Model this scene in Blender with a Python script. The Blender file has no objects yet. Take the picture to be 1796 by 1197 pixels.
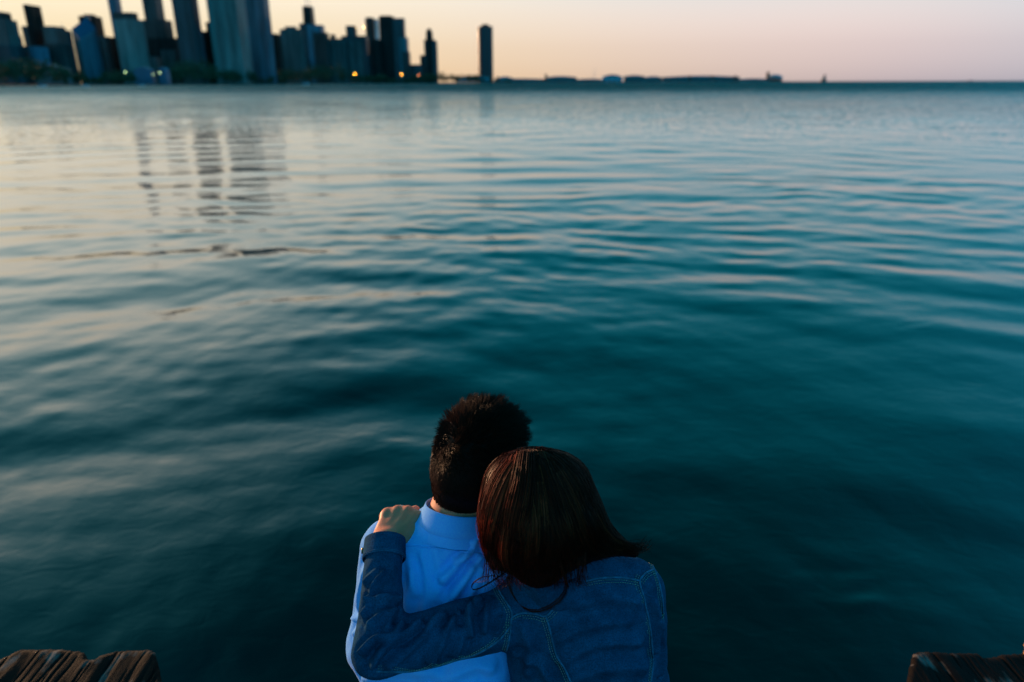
import bpy, bmesh, math, random
import numpy as np
from mathutils import Vector, Matrix, noise
from mathutils.bvhtree import BVHTree

# ------------------------------------------------------------------ camera, sky, sun, exposure
SC = bpy.context.scene
COL = SC.collection
R = math.radians
IMG_W, IMG_H, FOC = 1796.0, 1197.0, 1250.0        # photograph size and focal length in its pixels
DECK = 1.30                                       # deck height above the water (water = 0)
CAM = Vector((0.0, 0.0, DECK + 1.45))
PITCH, ROLL = R(19.95), 0.0032

cam_d = bpy.data.cameras.new('camera')
cam = bpy.data.objects.new('camera', cam_d); COL.objects.link(cam)
SC.camera = cam
cam_d.sensor_width = 36.0
cam_d.lens = 36.0 * FOC / IMG_W
cam_d.clip_start = 0.05; cam_d.clip_end = 200000.0
_f = Vector((0, math.cos(PITCH), -math.sin(PITCH)))
_r = Vector((1, 0, 0)); _u = _r.cross(_f)
CR = _r * math.cos(ROLL) - _u * math.sin(ROLL)
CU = _u * math.cos(ROLL) + _r * math.sin(ROLL)
CF = _f
_m = Matrix((CR, CU, -CF)).transposed().to_4x4(); _m.translation = CAM
cam.matrix_world = _m
cam_d.dof.use_dof = True
cam_d.dof.focus_distance = 1.34
cam_d.dof.aperture_fstop = 2.6

SUN_AZ, SUN_EL = R(-50.0), R(3.2)                 # azimuth from the view direction (left is negative)
SUN_DIR = Vector((math.sin(SUN_AZ) * math.cos(SUN_EL), math.cos(SUN_AZ) * math.cos(SUN_EL), math.sin(SUN_EL)))
sun_d = bpy.data.lights.new('sun', 'SUN')
sun_d.energy = 5.0; sun_d.angle = R(4.0); sun_d.color = (1.0, 0.56, 0.30)
sun = bpy.data.objects.new('sun', sun_d); COL.objects.link(sun)
sun.rotation_euler = (-SUN_DIR).to_track_quat('-Z', 'Y').to_euler()

world = bpy.data.worlds.new('World'); SC.world = world
world.use_nodes = True
def build_world():
    nt = world.node_tree; N = nt.nodes; L = nt.links
    N.clear()
    out = N.new('ShaderNodeOutputWorld'); bg = N.new('ShaderNodeBackground')
    tc = N.new('ShaderNodeTexCoord')
    sep = N.new('ShaderNodeSeparateXYZ'); L.new(tc.outputs['Generated'], sep.inputs[0])
    def math_n(op, a, b=None, clamp=False):
        n = N.new('ShaderNodeMath'); n.operation = op; n.use_clamp = clamp
        for i, v in enumerate((a, b)):
            if v is None: continue
            if isinstance(v, (int, float)): n.inputs[i].default_value = v
            else: L.new(v, n.inputs[i])
        return n.outputs[0]
    z = math_n('MAXIMUM', sep.outputs[2], 0.0)
    fac = math_n('SQRT', z)
    def ramp(stops):
        n = N.new('ShaderNodeValToRGB'); n.color_ramp.interpolation = 'B_SPLINE'
        e = n.color_ramp.elements
        while len(e) < len(stops): e.new(0.5)
        for k, (deg, c) in enumerate(stops):
            e[k].position = math.sqrt(math.sin(R(deg))); e[k].color = (*[v/2 for v in c], 1)          # ramp colours stop at 1: kept at half, doubled below
        L.new(fac, n.inputs[0])
        d = N.new('ShaderNodeVectorMath'); d.operation = 'SCALE'; d.inputs['Scale'].default_value = 2.0; L.new(n.outputs[0], d.inputs[0])
        return d.outputs[0]
    warm = ramp(WARM); cool = ramp(COOL)
    # how far the direction is from the sun's azimuth
    hx = math_n('MULTIPLY', sep.outputs[0], math.sin(SUN_AZ)); hy = math_n('MULTIPLY', sep.outputs[1], math.cos(SUN_AZ))
    dot = math_n('ADD', hx, hy)
    hl = math_n('SQRT', math_n('ADD', math_n('MULTIPLY', sep.outputs[0], sep.outputs[0]), math_n('MULTIPLY', sep.outputs[1], sep.outputs[1])))
    ca = math_n('DIVIDE', dot, math_n('MAXIMUM', hl, 0.05))
    mr = N.new('ShaderNodeMapRange'); mr.interpolation_type = 'SMOOTHSTEP'
    mr.inputs[1].default_value = 0.15; mr.inputs[2].default_value = 0.99
    L.new(ca, mr.inputs[0])
    mix = N.new('ShaderNodeMix'); mix.data_type = 'RGBA'
    wz = math_n('POWER', mr.outputs[0], math_n('ADD', math_n('MULTIPLY', math_n('MULTIPLY', z, z), 90.0), 1.0)); L.new(wz, mix.inputs[0]); L.new(cool, mix.inputs[6]); L.new(warm, mix.inputs[7])
    # the sky opposite the sunset
    east = ramp(EAST)
    me = N.new('ShaderNodeMapRange'); me.interpolation_type = 'SMOOTHSTEP'; me.inputs[1].default_value = 0.34; me.inputs[2].default_value = -0.60
    L.new(ca, me.inputs[0])
    mix2 = N.new('ShaderNodeMix'); mix2.data_type = 'RGBA'; L.new(me.outputs[0], mix2.inputs[0]); L.new(mix.outputs[2], mix2.inputs[6]); L.new(east, mix2.inputs[7])
    # aureole round the sun
    dz = math_n('MULTIPLY', sep.outputs[2], math.sin(SUN_EL))
    cs = math_n('ADD', math_n('MULTIPLY', dot, math.cos(SUN_EL)), dz)
    gl = math_n('MULTIPLY', math_n('EXPONENT', math_n('MULTIPLY', math_n('SUBTRACT', cs, 1.0), 110.0)), AUREOLE)
    gm = N.new('ShaderNodeMix'); gm.data_type = 'RGBA'; gm.blend_type = 'MULTIPLY'; gm.inputs[0].default_value = 1.0
    L.new(gl, gm.inputs[6]); gm.inputs[7].default_value = (1.0, 0.74, 0.40, 1)
    mix = N.new('ShaderNodeMix'); mix.data_type = 'RGBA'; mix.blend_type = 'ADD'; mix.inputs[0].default_value = 1.0
    L.new(mix2.outputs[2], mix.inputs[6]); L.new(gm.outputs[2], mix.inputs[7])
    sky = N.new('ShaderNodeTexSky'); sky.sky_type = 'NISHITA'; sky.sun_disc = False
    sky.sun_elevation = SUN_EL; sky.sun_rotation = SUN_AZ
    sky.air_density = 1.6; sky.dust_density = 1.2; sky.ozone_density = 4.0
    sc = N.new('ShaderNodeMix'); sc.data_type = 'RGBA'; sc.blend_type = 'ADD'
    sc.inputs[0].default_value = 1.0
    k = N.new('ShaderNodeMix'); k.data_type = 'RGBA'; k.blend_type = 'MULTIPLY'; k.inputs[0].default_value = 1.0
    L.new(sky.outputs[0], k.inputs[6]); k.inputs[7].default_value = (0.003, 0.010, 0.014, 1)
    L.new(mix.outputs[2], sc.inputs[6]); L.new(k.outputs[2], sc.inputs[7])
    L.new(sc.outputs[2], bg.inputs[0]); bg.inputs[1].default_value = 1.0
    L.new(bg.outputs[0], out.inputs[0])
AUREOLE = 3.0
WARM = [(0, (0.92, 0.56, 0.24)), (2.5, (0.95, 0.74, 0.45)), (5.5, (0.98, 0.84, 0.61)), (9, (1.40, 1.25, 1.02)), (14, (1.34, 1.40, 1.26)), (26, (0.07, 0.74, 0.92)), (45, (0.0, 0.17, 0.27)), (90, (0.003, 0.18, 0.35))]
COOL = [(0, (0.44, 0.37, 0.40)), (2.5, (0.78, 0.61, 0.59)), (5.5, (0.88, 0.77, 0.73)), (9, (0.40, 0.72, 0.85)), (14, (0.0, 0.50, 0.68)), (26, (0.0, 0.31, 0.45)), (45, (0.0, 0.08, 0.13)), (90, (0.003, 0.18, 0.35))]
EAST = [(0, (0.05, 0.32, 0.54)), (2.5, (0.06, 0.44, 0.72)), (5.5, (0.05, 0.53, 0.88)), (9, (0.04, 0.60, 1.0)), (14, (0.03, 0.63, 1.07)), (26, (0.02, 0.63, 1.08)), (45, (0.015, 0.48, 0.86)), (90, (0.003, 0.18, 0.35))]
build_world()

vs = SC.view_settings
vs.view_transform = 'Standard'; vs.look = 'None'; vs.exposure = 0.0; vs.gamma = 1.0; vs.use_curve_mapping = False
SC.cycles.use_denoising = True
SC.cycles.max_bounces = 6; SC.cycles.glossy_bounces = 3; SC.cycles.diffuse_bounces = 2
SC.cycles.caustics_reflective = False; SC.cycles.caustics_refractive = False

# ------------------------------------------------------------------ helpers
def ray(px, py):
    d = CF + CR * ((px - IMG_W / 2) / FOC) - CU * ((py - IMG_H / 2) / FOC)
    return d
def at_y(px, py, y):          # the point seen at that pixel, y metres in front of the camera
    d = ray(px, py); return CAM + d * (y / d.y)
def at_z(px, py, z):          # the point seen at that pixel, at height z
    d = ray(px, py); return CAM + d * ((z - CAM.z) / d.z)

def tag(o, label=None, cat=None, group=None, kind=None):
    for k, v in (('label', label), ('category', cat), ('group', group), ('kind', kind)):
        if v is not None: o[k] = v
    return o
def empty(name, loc=(0, 0, 0), label=None, cat=None, group=None):
    o = bpy.data.objects.new(name, None); COL.objects.link(o); o.location = loc
    o.empty_display_size = 0.1
    return tag(o, label, cat, group)
def link(name, me, mat=None, parent=None, smooth=False):
    o = bpy.data.objects.new(name, me); COL.objects.link(o)
    if mat is not None and not me.materials: me.materials.append(mat)
    if parent is not None:
        o.parent = parent
        o.matrix_parent_inverse = Matrix.Translation(-wpos(parent))
    if smooth and len(me.polygons):
        me.polygons.foreach_set('use_smooth', [True] * len(me.polygons))
    return o
def wpos(o):
    p = Vector(o.location) if o.type == 'EMPTY' or o.parent is None else Vector((0, 0, 0))
    return p
def mesh(name, verts, faces):
    me = bpy.data.meshes.new(name)
    me.from_pydata([tuple(v) for v in verts], [], [tuple(f) for f in faces]); me.update()
    return me
def np_mesh(name, V, F):
    V = np.asarray(V, np.float32); F = np.asarray(F, np.int32)
    me = bpy.data.meshes.new(name)
    n = F.shape[1]
    me.vertices.add(len(V)); me.vertices.foreach_set('co', V.ravel())
    me.loops.add(F.size); me.loops.foreach_set('vertex_index', F.ravel())
    me.polygons.add(len(F)); me.polygons.foreach_set('loop_start', np.arange(0, F.size, n, dtype=np.int32))
    me.polygons.foreach_set('loop_total', np.full(len(F), n, np.int32))
    me.update(calc_edges=True); return me
class MB:
    """collects boxes, prisms and lathes into one mesh"""
    def __init__(self): self.v = []; self.f = []
    def box(self, x0, x1, y0, y1, z0, z1):
        b = len(self.v)
        self.v += [(x0,y0,z0),(x1,y0,z0),(x1,y1,z0),(x0,y1,z0),(x0,y0,z1),(x1,y0,z1),(x1,y1,z1),(x0,y1,z1)]
        self.f += [tuple(b+i for i in q) for q in ((0,3,2,1),(4,5,6,7),(0,1,5,4),(1,2,6,5),(2,3,7,6),(3,0,4,7))]
        return self
    def prism(self, pts, z0, z1, top=None):
        """pts: counter-clockwise plan; z1: number or list of top heights; top: other plan for the top"""
        n = len(pts); b = len(self.v)
        zt = z1 if isinstance(z1, (list, tuple)) else [z1] * n
        tp = top or pts
        self.v += [(p[0], p[1], z0) for p in pts] + [(p[0], p[1], zt[i]) for i, p in enumerate(tp)]
        for i in range(n):
            j = (i + 1) % n; self.f.append((b+i, b+j, b+n+j, b+n+i))
        self.f.append(tuple(b+n+i for i in range(n))); self.f.append(tuple(b+n-1-i for i in range(n)))
        return self
    def lathe(self, cx, cy, prof, seg=16):
        b = len(self.v); n = len(prof)
        for (r, z) in prof:
            for k in range(seg):
                a = 2*math.pi*k/seg; self.v.append((cx + r*math.cos(a), cy + r*math.sin(a), z))
        for i in range(n-1):
            for k in range(seg):
                k2 = (k+1) % seg
                self.f.append((b+i*seg+k, b+i*seg+k2, b+(i+1)*seg+k2, b+(i+1)*seg+k))
        self.f.append(tuple(b+seg-1-k for k in range(seg))); self.f.append(tuple(b+(n-1)*seg+k for k in range(seg)))
        return self
    def build(self, name, mat, parent=None, smooth=False):
        return link(name, mesh(name, self.v, self.f), mat, parent, smooth)

def material(name):
    m = bpy.data.materials.new(name); m.use_nodes = True
    nt = m.node_tree; b = nt.nodes['Principled BSDF']
    return m, nt, b
def plain(name, col, rough=0.6, metal=0.0, vary=0.25, scale=3.0, spec=0.5):
    """colour broken up by noise so that no surface is uniform"""
    m, nt, b = material(name)
    tc = nt.nodes.new('ShaderNodeTexCoord'); nz = nt.nodes.new('ShaderNodeTexNoise')
    nz.inputs['Scale'].default_value = scale; nz.inputs['Detail'].default_value = 5
    nt.links.new(tc.outputs['Object'], nz.inputs['Vector'])
    rp = nt.nodes.new('ShaderNodeValToRGB')
    rp.color_ramp.elements[0].position = 0.3; rp.color_ramp.elements[1].position = 0.7
    rp.color_ramp.elements[0].color = (*[c*(1-vary) for c in col], 1); rp.color_ramp.elements[1].color = (*[min(1, c*(1+vary)) for c in col], 1)
    nt.links.new(nz.outputs[0], rp.inputs[0]); nt.links.new(rp.outputs[0], b.inputs['Base Color'])
    b.inputs['Roughness'].default_value = rough; b.inputs['Metallic'].default_value = metal
    b.inputs['Specular IOR Level'].default_value = spec
    return m
def glow(name, col, strength):
    m, nt, b = material(name)
    b.inputs['Base Color'].default_value = (*col, 1)
    b.inputs['Emission Color'].default_value = (*col, 1); b.inputs['Emission Strength'].default_value = strength
    return m
# ------------------------------------------------------------------ water
def build_water():
    rng = np.random.default_rng(11)
    nr, na = 760, 640
    r = 1.0 * (600.0 / 1.0) ** (np.arange(nr) / (nr - 1))
    far = np.array([900, 1500, 3000, 7000, 20000, 60000.0])
    r = np.concatenate([r, far]); nr = len(r)
    a = np.radians(np.linspace(-46, 46, na))
    ext_l = np.radians(np.array([-180, -150, -120, -100, -85, -70, -58, -50])); ext_r = -ext_l[::-1]
    a = np.concatenate([ext_l, a, ext_r]); na = len(a)
    RR, AA = np.meshgrid(r, a, indexing='ij')
    X = RR * np.sin(AA); Y = RR * np.cos(AA)
    dr = np.gradient(r)[:, None]
    Z = np.zeros_like(X)
    # slowly varying patches: calmer and livelier water
    def lowfreq(seed, s):
        g = np.random.default_rng(seed); t = np.zeros_like(X)
        for _ in range(5):
            k = g.normal(size=2); k /= np.linalg.norm(k); t += np.sin((X*k[0] + Y*k[1]) / (s*g.uniform(.6, 1.6)) + g.uniform(0, 6.28))
        return t / 5
    patch = np.clip(0.8 + 1.3 * lowfreq(3, 3.2) + 0.9*lowfreq(4, 9.0), 0.15, 1.9)
    wind = np.clip((RR - 35) / 120, 0, 1)
    comps = []
    for _ in range(20):      # gentle short-crested swell rolling in towards the wall
        lam = rng.uniform(1.6, 5.0); th = rng.normal(math.radians(80), math.radians(38)); comps.append((lam, th, 0.0050 * rng.uniform(.5, 1.5), False))
    for _ in range(18):      # swell thrown back by the wall: wide arcs round points along it
        lam = rng.uniform(0.9, 4.2); comps.append((lam, (rng.uniform(-3.5, 4.5), rng.uniform(-5, 1)), 0.0092 * rng.uniform(.5, 1.5), False))
    for _ in range(34):      # ripples
        lam = 0.34 * (1.5 / 0.34) ** rng.random(); th = rng.uniform(0, math.pi); comps.append((lam, th, 0.0060 * rng.uniform(.5, 1.5), True))
    for _ in range(16):
        lam = 0.12 * (0.34 / 0.12) ** rng.random(); th = rng.normal(math.radians(85), math.radians(50)); comps.append((lam, th, 0.0036 * rng.uniform(.5, 1.5), True))
    # bend the coordinates a little so crests are not straight lines
    WX = X + 1.0 * lowfreq(5, 2.2) + 2.0 * lowfreq(7, 7.0); WY = Y + 1.0 * lowfreq(6, 2.6) + 2.0 * lowfreq(8, 6.0)
    cell = np.maximum(dr, 0.12 * dr + RR * (a[20]-a[19]))
    for lam, th, slope, small in comps:
        k = 2*math.pi/lam
        amp = slope / k * 1.0
        att = np.clip((lam / cell - 2.5) / 2.5, 0, 1)
        if isinstance(th, tuple): ph = k * np.hypot(WX-th[0], WY-th[1]) + rng.uniform(0, 6.28)
        else: ph = k * (WX*math.cos(th) + WY*math.sin(th)) + rng.uniform(0, 6.28)
        ea = rng.uniform(0, 6.28); el = rng.uniform(0.5, 1.3) * max(lam, .8)
        env = np.maximum(0.05, 0.75 + 0.85*np.sin((X*math.cos(ea)+Y*math.sin(ea))/el + rng.uniform(0, 6.28)))      # waves come in short groups
        if isinstance(th, tuple): env = env*np.clip(16/RR, 0.45, 1.0)
        Z += amp * att * env * (patch if small else 1.0) * (np.sin(ph) + 0.18*np.sin(2*ph))
    # small cat's-paws near the dock
    for px, py, rad in ((690, 780, .22), (640, 690, .20), (1480, 985, .30), (1510, 1045, .22), (1590, 570, .34), (1700, 460, .5)):
        c = at_z(px, py, 0.0)
        env = np.exp(-(((X-c.x)/rad)**2+((Y-c.y)/(rad*.8))**2))
        if env.max() < .1: continue
        for _ in range(7):
            lam = rng.uniform(.08, .34); th = rng.uniform(.9, 2.3); k = 2*math.pi/lam
            Z += env*.034/k*np.sin(k*(WX*math.cos(th)+WY*math.sin(th))+rng.uniform(0, 6.28))
    V = np.stack([X, Y, Z], -1).reshape(-1, 3)
    idx = np.arange(nr*na).reshape(nr, na)
    F = np.stack([idx[:-1, :-1], idx[:-1, 1:], idx[1:, 1:], idx[1:, :-1]], -1).reshape(-1, 4)
    me = np_mesh('water', V, F[:, ::-1])
    m, nt, b = material('lake_water')
    N, L = nt.nodes, nt.links
    b.inputs['Base Color'].default_value = (0.0, 0.003, 0.002, 1)
    b.inputs['IOR'].default_value = 1.42
    geo = N.new('ShaderNodeNewGeometry'); ln = N.new('ShaderNodeVectorMath'); ln.operation = 'LENGTH'
    L.new(geo.outputs['Position'], ln.inputs[0])
    # beyond the modelled ripples their slopes are carried by the roughness
    rp = N.new('ShaderNodeFloatCurve')
    mr = N.new('ShaderNodeMapRange'); mr.inputs[1].default_value = 12; mr.inputs[2].default_value = 420
    mr.inputs[3].default_value = 0.06; mr.inputs[4].default_value = 0.24
    N.remove(rp)
    L.new(ln.outputs['Value'], mr.inputs[0]); L.new(mr.outputs[0], b.inputs['Roughness'])
    # fine wind ripples as bump
    mp = N.new('ShaderNodeMapping'); mp.inputs['Scale'].default_value = (1.0, 1.5, 1.0); mp.inputs['Rotation'].default_value = (0, 0, R(-12))
    L.new(geo.outputs['Position'], mp.inputs[0])
    n1 = N.new('ShaderNodeTexNoise'); n1.inputs['Scale'].default_value = 5.5; n1.inputs['Detail'].default_value = 3; n1.inputs['Distortion'].default_value = 0.6
    L.new(mp.outputs[0], n1.inputs['Vector'])
    n2 = N.new('ShaderNodeTexNoise'); n2.inputs['Scale'].default_value = 3.2; n2.inputs['Detail'].default_value = 4; n2.inputs['Distortion'].default_value = 0.8
    L.new(mp.outputs[0], n2.inputs['Vector'])
    n3 = N.new('ShaderNodeTexNoise'); n3.inputs['Scale'].default_value = 0.09; n3.inputs['Detail'].default_value = 3
    L.new(mp.outputs[0], n3.inputs['Vector'])
    b1 = N.new('ShaderNodeBump'); b1.inputs['Strength'].default_value = 0.25; b1.inputs['Distance'].default_value = 0.012
    L.new(n1.outputs[0], b1.inputs['Height'])
    # beyond the modelled waves: chop as slopes taken straight from a vector noise
    farm = N.new('ShaderNodeMapRange'); farm.interpolation_type = 'SMOOTHSTEP'
    farm.inputs[1].default_value = 24; farm.inputs[2].default_value = 110; farm.inputs[3].default_value = 0.0; farm.inputs[4].default_value = 1.7
    L.new(ln.outputs['Value'], farm.inputs[0])
    pat = N.new('ShaderNodeMapRange'); pat.inputs[1].default_value = 0.35; pat.inputs[2].default_value = 0.65; pat.inputs[3].default_value = 0.55; pat.inputs[4].default_value = 1.35
    L.new(n3.outputs[0], pat.inputs[0])
    sm = N.new('ShaderNodeMath'); sm.operation = 'MULTIPLY'; L.new(farm.outputs[0], sm.inputs[0]); L.new(pat.outputs[0], sm.inputs[1])
    sub = N.new('ShaderNodeVectorMath'); sub.operation = 'SUBTRACT'; L.new(n2.outputs['Color'], sub.inputs[0]); sub.inputs[1].default_value = (0.5, 0.5, 0.5)
    fl = N.new('ShaderNodeVectorMath'); fl.operation = 'MULTIPLY'; L.new(sub.outputs[0], fl.inputs[0]); fl.inputs[1].default_value = (0.7, 1.0, 0.0)
    ms = N.new('ShaderNodeVectorMath'); ms.operation = 'SCALE'; L.new(fl.outputs[0], ms.inputs[0]); L.new(sm.outputs[0], ms.inputs['Scale'])
    # far out only the wave faces turned towards the shore are seen
    lean = N.new('ShaderNodeMapRange'); lean.inputs[1].default_value = 45; lean.inputs[2].default_value = 320; lean.inputs[3].default_value = 0.0; lean.inputs[4].default_value = -0.33
    L.new(ln.outputs['Value'], lean.inputs[0])
    lean2 = N.new('ShaderNodeMapRange'); lean2.interpolation_type = 'SMOOTHSTEP'; lean2.inputs[1].default_value = 9; lean2.inputs[2].default_value = 40; lean2.inputs[3].default_value = 0.0; lean2.inputs[4].default_value = -0.035
    L.new(ln.outputs['Value'], lean2.inputs[0])
    la = N.new('ShaderNodeMath'); la.operation = 'ADD'; L.new(lean.outputs[0], la.inputs[0]); L.new(lean2.outputs[0], la.inputs[1])
    cv = N.new('ShaderNodeCombineXYZ'); L.new(la.outputs[0], cv.inputs[1])
    a0 = N.new('ShaderNodeVectorMath'); a0.operation = 'ADD'; L.new(ms.outputs[0], a0.inputs[0]); L.new(cv.outputs[0], a0.inputs[1])
    ad = N.new('ShaderNodeVectorMath'); ad.operation = 'ADD'; L.new(b1.outputs[0], ad.inputs[0]); L.new(a0.outputs[0], ad.inputs[1])
    nm = N.new('ShaderNodeVectorMath'); nm.operation = 'NORMALIZE'; L.new(ad.outputs[0], nm.inputs[0])
    L.new(nm.outputs[0], b.inputs['Normal'])
    o = link('water', me, m, None, True)
    tag(o, 'dark teal lake water with soft dusk reflections', kind='structure')
build_water()
# ------------------------------------------------------------------ far shore
LAND_Z = 1.6
SHORE = [(-575, 420), (-560, 800), (-548, 1300), (-528, 1700), (-440, 2000), (-300, 2250), (-120, 2480), (40, 2560), (60, 2760)]
M_LAND = plain('park_ground', (0.05, 0.06, 0.035), 0.9, scale=0.02)
def build_land():
    pts = SHORE + [(60, 6000), (-5000, 6000), (-5000, 420)]
    mb = MB(); mb.prism(pts, -2.0, LAND_Z)
    o = mb.build('shore_land', M_LAND); tag(o, 'low park land along the far lake shore', kind='structure')
    # stone edge of the promenade, a low step in front of the land
    M_EDGE = plain('stone_edge', (0.06, 0.06, 0.055), 0.8, scale=0.05)
    mb = MB()
    for (x0, y0), (x1, y1) in zip(SHORE[:-1], SHORE[1:]):
        d = Vector((x1-x0, y1-y0)).normalized(); n = Vector((d.y, -d.x))
        p = [(x0, y0), (x0+n.x*5, y0+n.y*5), (x1+n.x*5, y1+n.y*5), (x1, y1)]
        mb.prism(p, -1.5, 0.75)
    o = mb.build('promenade', M_EDGE); tag(o, 'stepped stone promenade at the water edge', kind='structure')
build_land()

def facade(name, col, fw=4.0, fh=4.2, glass=0.35, rough=0.35, contrast=0.5):
    """wall with rows of windows far too small to tell apart: floor and bay grid in object space"""
    m, nt, b = material(name); N, L = nt.nodes, nt.links
    tc = N.new('ShaderNodeTexCoord'); sp = N.new('ShaderNodeSeparateXYZ'); L.new(tc.outputs['Object'], sp.inputs[0])
    def mt(op, a, c):
        n = N.new('ShaderNodeMath'); n.operation = op
        for i, v in enumerate((a, c)):
            if isinstance(v, (int, float)): n.inputs[i].default_value = v
            else: L.new(v, n.inputs[i])
        return n.outputs[0]
    hx = mt('ADD', sp.outputs[0], sp.outputs[1])
    a = mt('LESS_THAN', mt('FRACT', mt('DIVIDE', hx, fw), 0), 0.55)
    c = mt('LESS_THAN', mt('FRACT', mt('DIVIDE', sp.outputs[2], fh), 0), 0.55)
    win = mt('MULTIPLY', a, c)
    mix = N.new('ShaderNodeMix'); mix.data_type = 'RGBA'; L.new(win, mix.inputs[0])
    nz = N.new('ShaderNodeTexNoise'); nz.inputs['Scale'].default_value = 1.0; nz.inputs['Detail'].default_value = 3
    mpg = N.new('ShaderNodeMapping'); mpg.inputs['Scale'].default_value = (0.11, 0.11, 0.012); L.new(tc.outputs['Object'], mpg.inputs[0]); L.new(mpg.outputs[0], nz.inputs[0])
    rp = N.new('ShaderNodeValToRGB')
    rp.color_ramp.elements[0].position = 0.35; rp.color_ramp.elements[1].position = 0.66
    rp.color_ramp.elements[0].color = (*[x*0.45 for x in col], 1); rp.color_ramp.elements[1].color = (*[x*1.35 for x in col], 1)
    L.new(nz.outputs[0], rp.inputs[0]); L.new(rp.outputs[0], mix.inputs[6])
    mix.inputs[7].default_value = (*[x*contrast for x in col], 1)
    L.new(mix.outputs[2], b.inputs['Base Color'])
    rr = N.new('ShaderNodeMapRange'); rr.inputs[3].default_value = rough + 0.25; rr.inputs[4].default_value = 0.12; L.new(win, rr.inputs[0]); L.new(rr.outputs[0], b.inputs['Roughness'])
    b.inputs['Specular IOR Level'].default_value = glass
    return m
FAC = {
 'dark':  facade('facade_dark_steel', (0.046, 0.044, 0.044), glass=0.25),
 'black': facade('facade_black', (0.020, 0.018, 0.017), glass=0.15),
 'slate': facade('facade_slate', (0.11, 0.105, 0.105), glass=0.3),
 'blue':  facade('facade_blue_glass', (0.045, 0.15, 0.22), glass=0.5),
 'pale':  facade('facade_pale_stone', (0.22, 0.20, 0.19), glass=0.3, contrast=0.7),
 'grey':  facade('facade_grey_granite', (0.24, 0.215, 0.20), glass=0.3, contrast=0.7),
 'teal':  facade('facade_teal_glass', (0.025, 0.13, 0.16), glass=0.5),
 'navy':  facade('facade_navy', (0.05, 0.06, 0.07), glass=0.35),
 'pink':  facade('facade_pink_stone', (0.62, 0.46, 0.46), glass=0.2, contrast=0.85),
}
M_ROOF = plain('roof_gravel', (0.04, 0.045, 0.05), 0.9, scale=0.1)
M_MAST = plain('mast_steel', (0.35, 0.36, 0.38), 0.5, 0.6, scale=0.2)
CITY_GROUP = 'towers of the far skyline'
def tower(name, label, xl, xr, yref, ytop, F, style, deep=38, extra=None, piers=0, pier_style=None, crown=0, top=None, cat='tower', taper=0.0, round_top=0):
    """a tower seen between pixels xl and xr (at row yref), its top at row ytop, F metres away"""
    a = at_y(xl, yref, F).x; c = at_y(xr, yref, F).x
    zt = at_y((xl+xr)/2, ytop, F).z
    w = abs(c-a); cx = (a+c)/2
    # a box left of the view axis also shows its right flank; allow for it in the width
    flank = abs(cx)/F*deep if cx < 0 else 0
    w = max(8.0, w-flank*0.9)
    root = empty(name, (cx-flank*0.45, F + deep/2, LAND_Z), label, cat, CITY_GROUP)
    H = zt - LAND_Z
    hw, hd = w/2, deep/2
    def part(n, mb, mat, par=root, smooth=False):
        o = link(n, mesh(n, mb.v, mb.f), mat, None, smooth); o.parent = par; return o
    body = MB()
    if taper:
        b0 = [(-hw*(1+taper), -hd*(1+taper)), (hw*(1+taper), -hd*(1+taper)), (hw*(1+taper), hd*(1+taper)), (-hw*(1+taper), hd*(1+taper))]
        body.prism(b0, 0, H, [(-hw, -hd), (hw, -hd), (hw, hd), (-hw, hd)])
    elif round_top:
        body.box(-hw, hw, -hd, hd, 0, H-round_top)
    elif top is None or top == 'flat':
        body.box(-hw, hw, -hd, hd, 0, H)
    wall = None
    if body.v: wall = part('wall', body, FAC[style])
    if round_top:
        c2 = MB(); n = 6
        for k in range(n):
            t0, t1 = k/n, (k+1)/n
            s0, s1 = math.sqrt(max(0, 1-(t0*0.92)**2)), math.sqrt(max(0, 1-(t1*0.92)**2))
            c2.prism([(-hw*s0, -hd*s0), (hw*s0, -hd*s0), (hw*s0, hd*s0), (-hw*s0, hd*s0)], H-round_top+round_top*t0+0.01*k, H-round_top+round_top*t1,
                     [(-hw*s1, -hd*s1), (hw*s1, -hd*s1), (hw*s1, hd*s1), (-hw*s1, hd*s1)])
        part('crown', c2, FAC[style])
    if not (taper or round_top):
        if body.v:
            part('roof', MB().box(-hw*0.96, hw*0.96, -hd*0.96, hd*0.96, H+0.01, H+1.2), M_ROOF)
            if crown: part('penthouse', MB().box(-hw*0.55, hw*0.5, -hd*0.5, hd*0.5, H+1.21, H+crown), FAC[pier_style or style])
        else: pass
    if piers:
        for k in range(piers):
            x = -hw + (k+0.5)*w/piers; pw = w/piers*0.22
            part('pier', MB().box(x-pw, x+pw, -hd-1.1, -hd-0.02, 0, H-1.0), FAC[pier_style or style])
        m2 = max(2, piers//2)
        for k in range(m2):
            y = -hd + (k+0.5)*deep/m2; pw = deep/m2*0.22
            part('pier', MB().box(hw+0.02, hw+1.1, y-pw, y+pw, 0, H-1.0), FAC[pier_style or style])
    if extra: extra(root, part, hw, hd, H, F)
    return root
def step(xl, xr, yref, ytop, style, dy=-4.0, deep=0.7):
    """a lower wing of the same building standing in front of or beside its shaft"""
    def f(root, part, hw, hd, H, F):
        ox, oy = root.location.x, root.location.y
        a = at_y(xl, yref, F+dy).x-ox; c = at_y(xr, yref, F+dy).x-ox
        zt = at_y((xl+xr)/2, ytop, F+dy).z-LAND_Z
        part('wing', MB().box(a, c, -hd+dy, hd*deep, 0, zt), FAC[style])
    return f
def both(*fs):
    def f(*a):
        for g in fs: g(*a)
    return f
def masts(offs, h, r=1.2):
    def f(root, part, hw, hd, H, F):
        for o in offs: part('antenna', MB().lathe(o*hw, 0, [(r, H+0.5), (r*0.7, H+h*0.5), (0.3, H+h)], 8), M_MAST)
    return f

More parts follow.
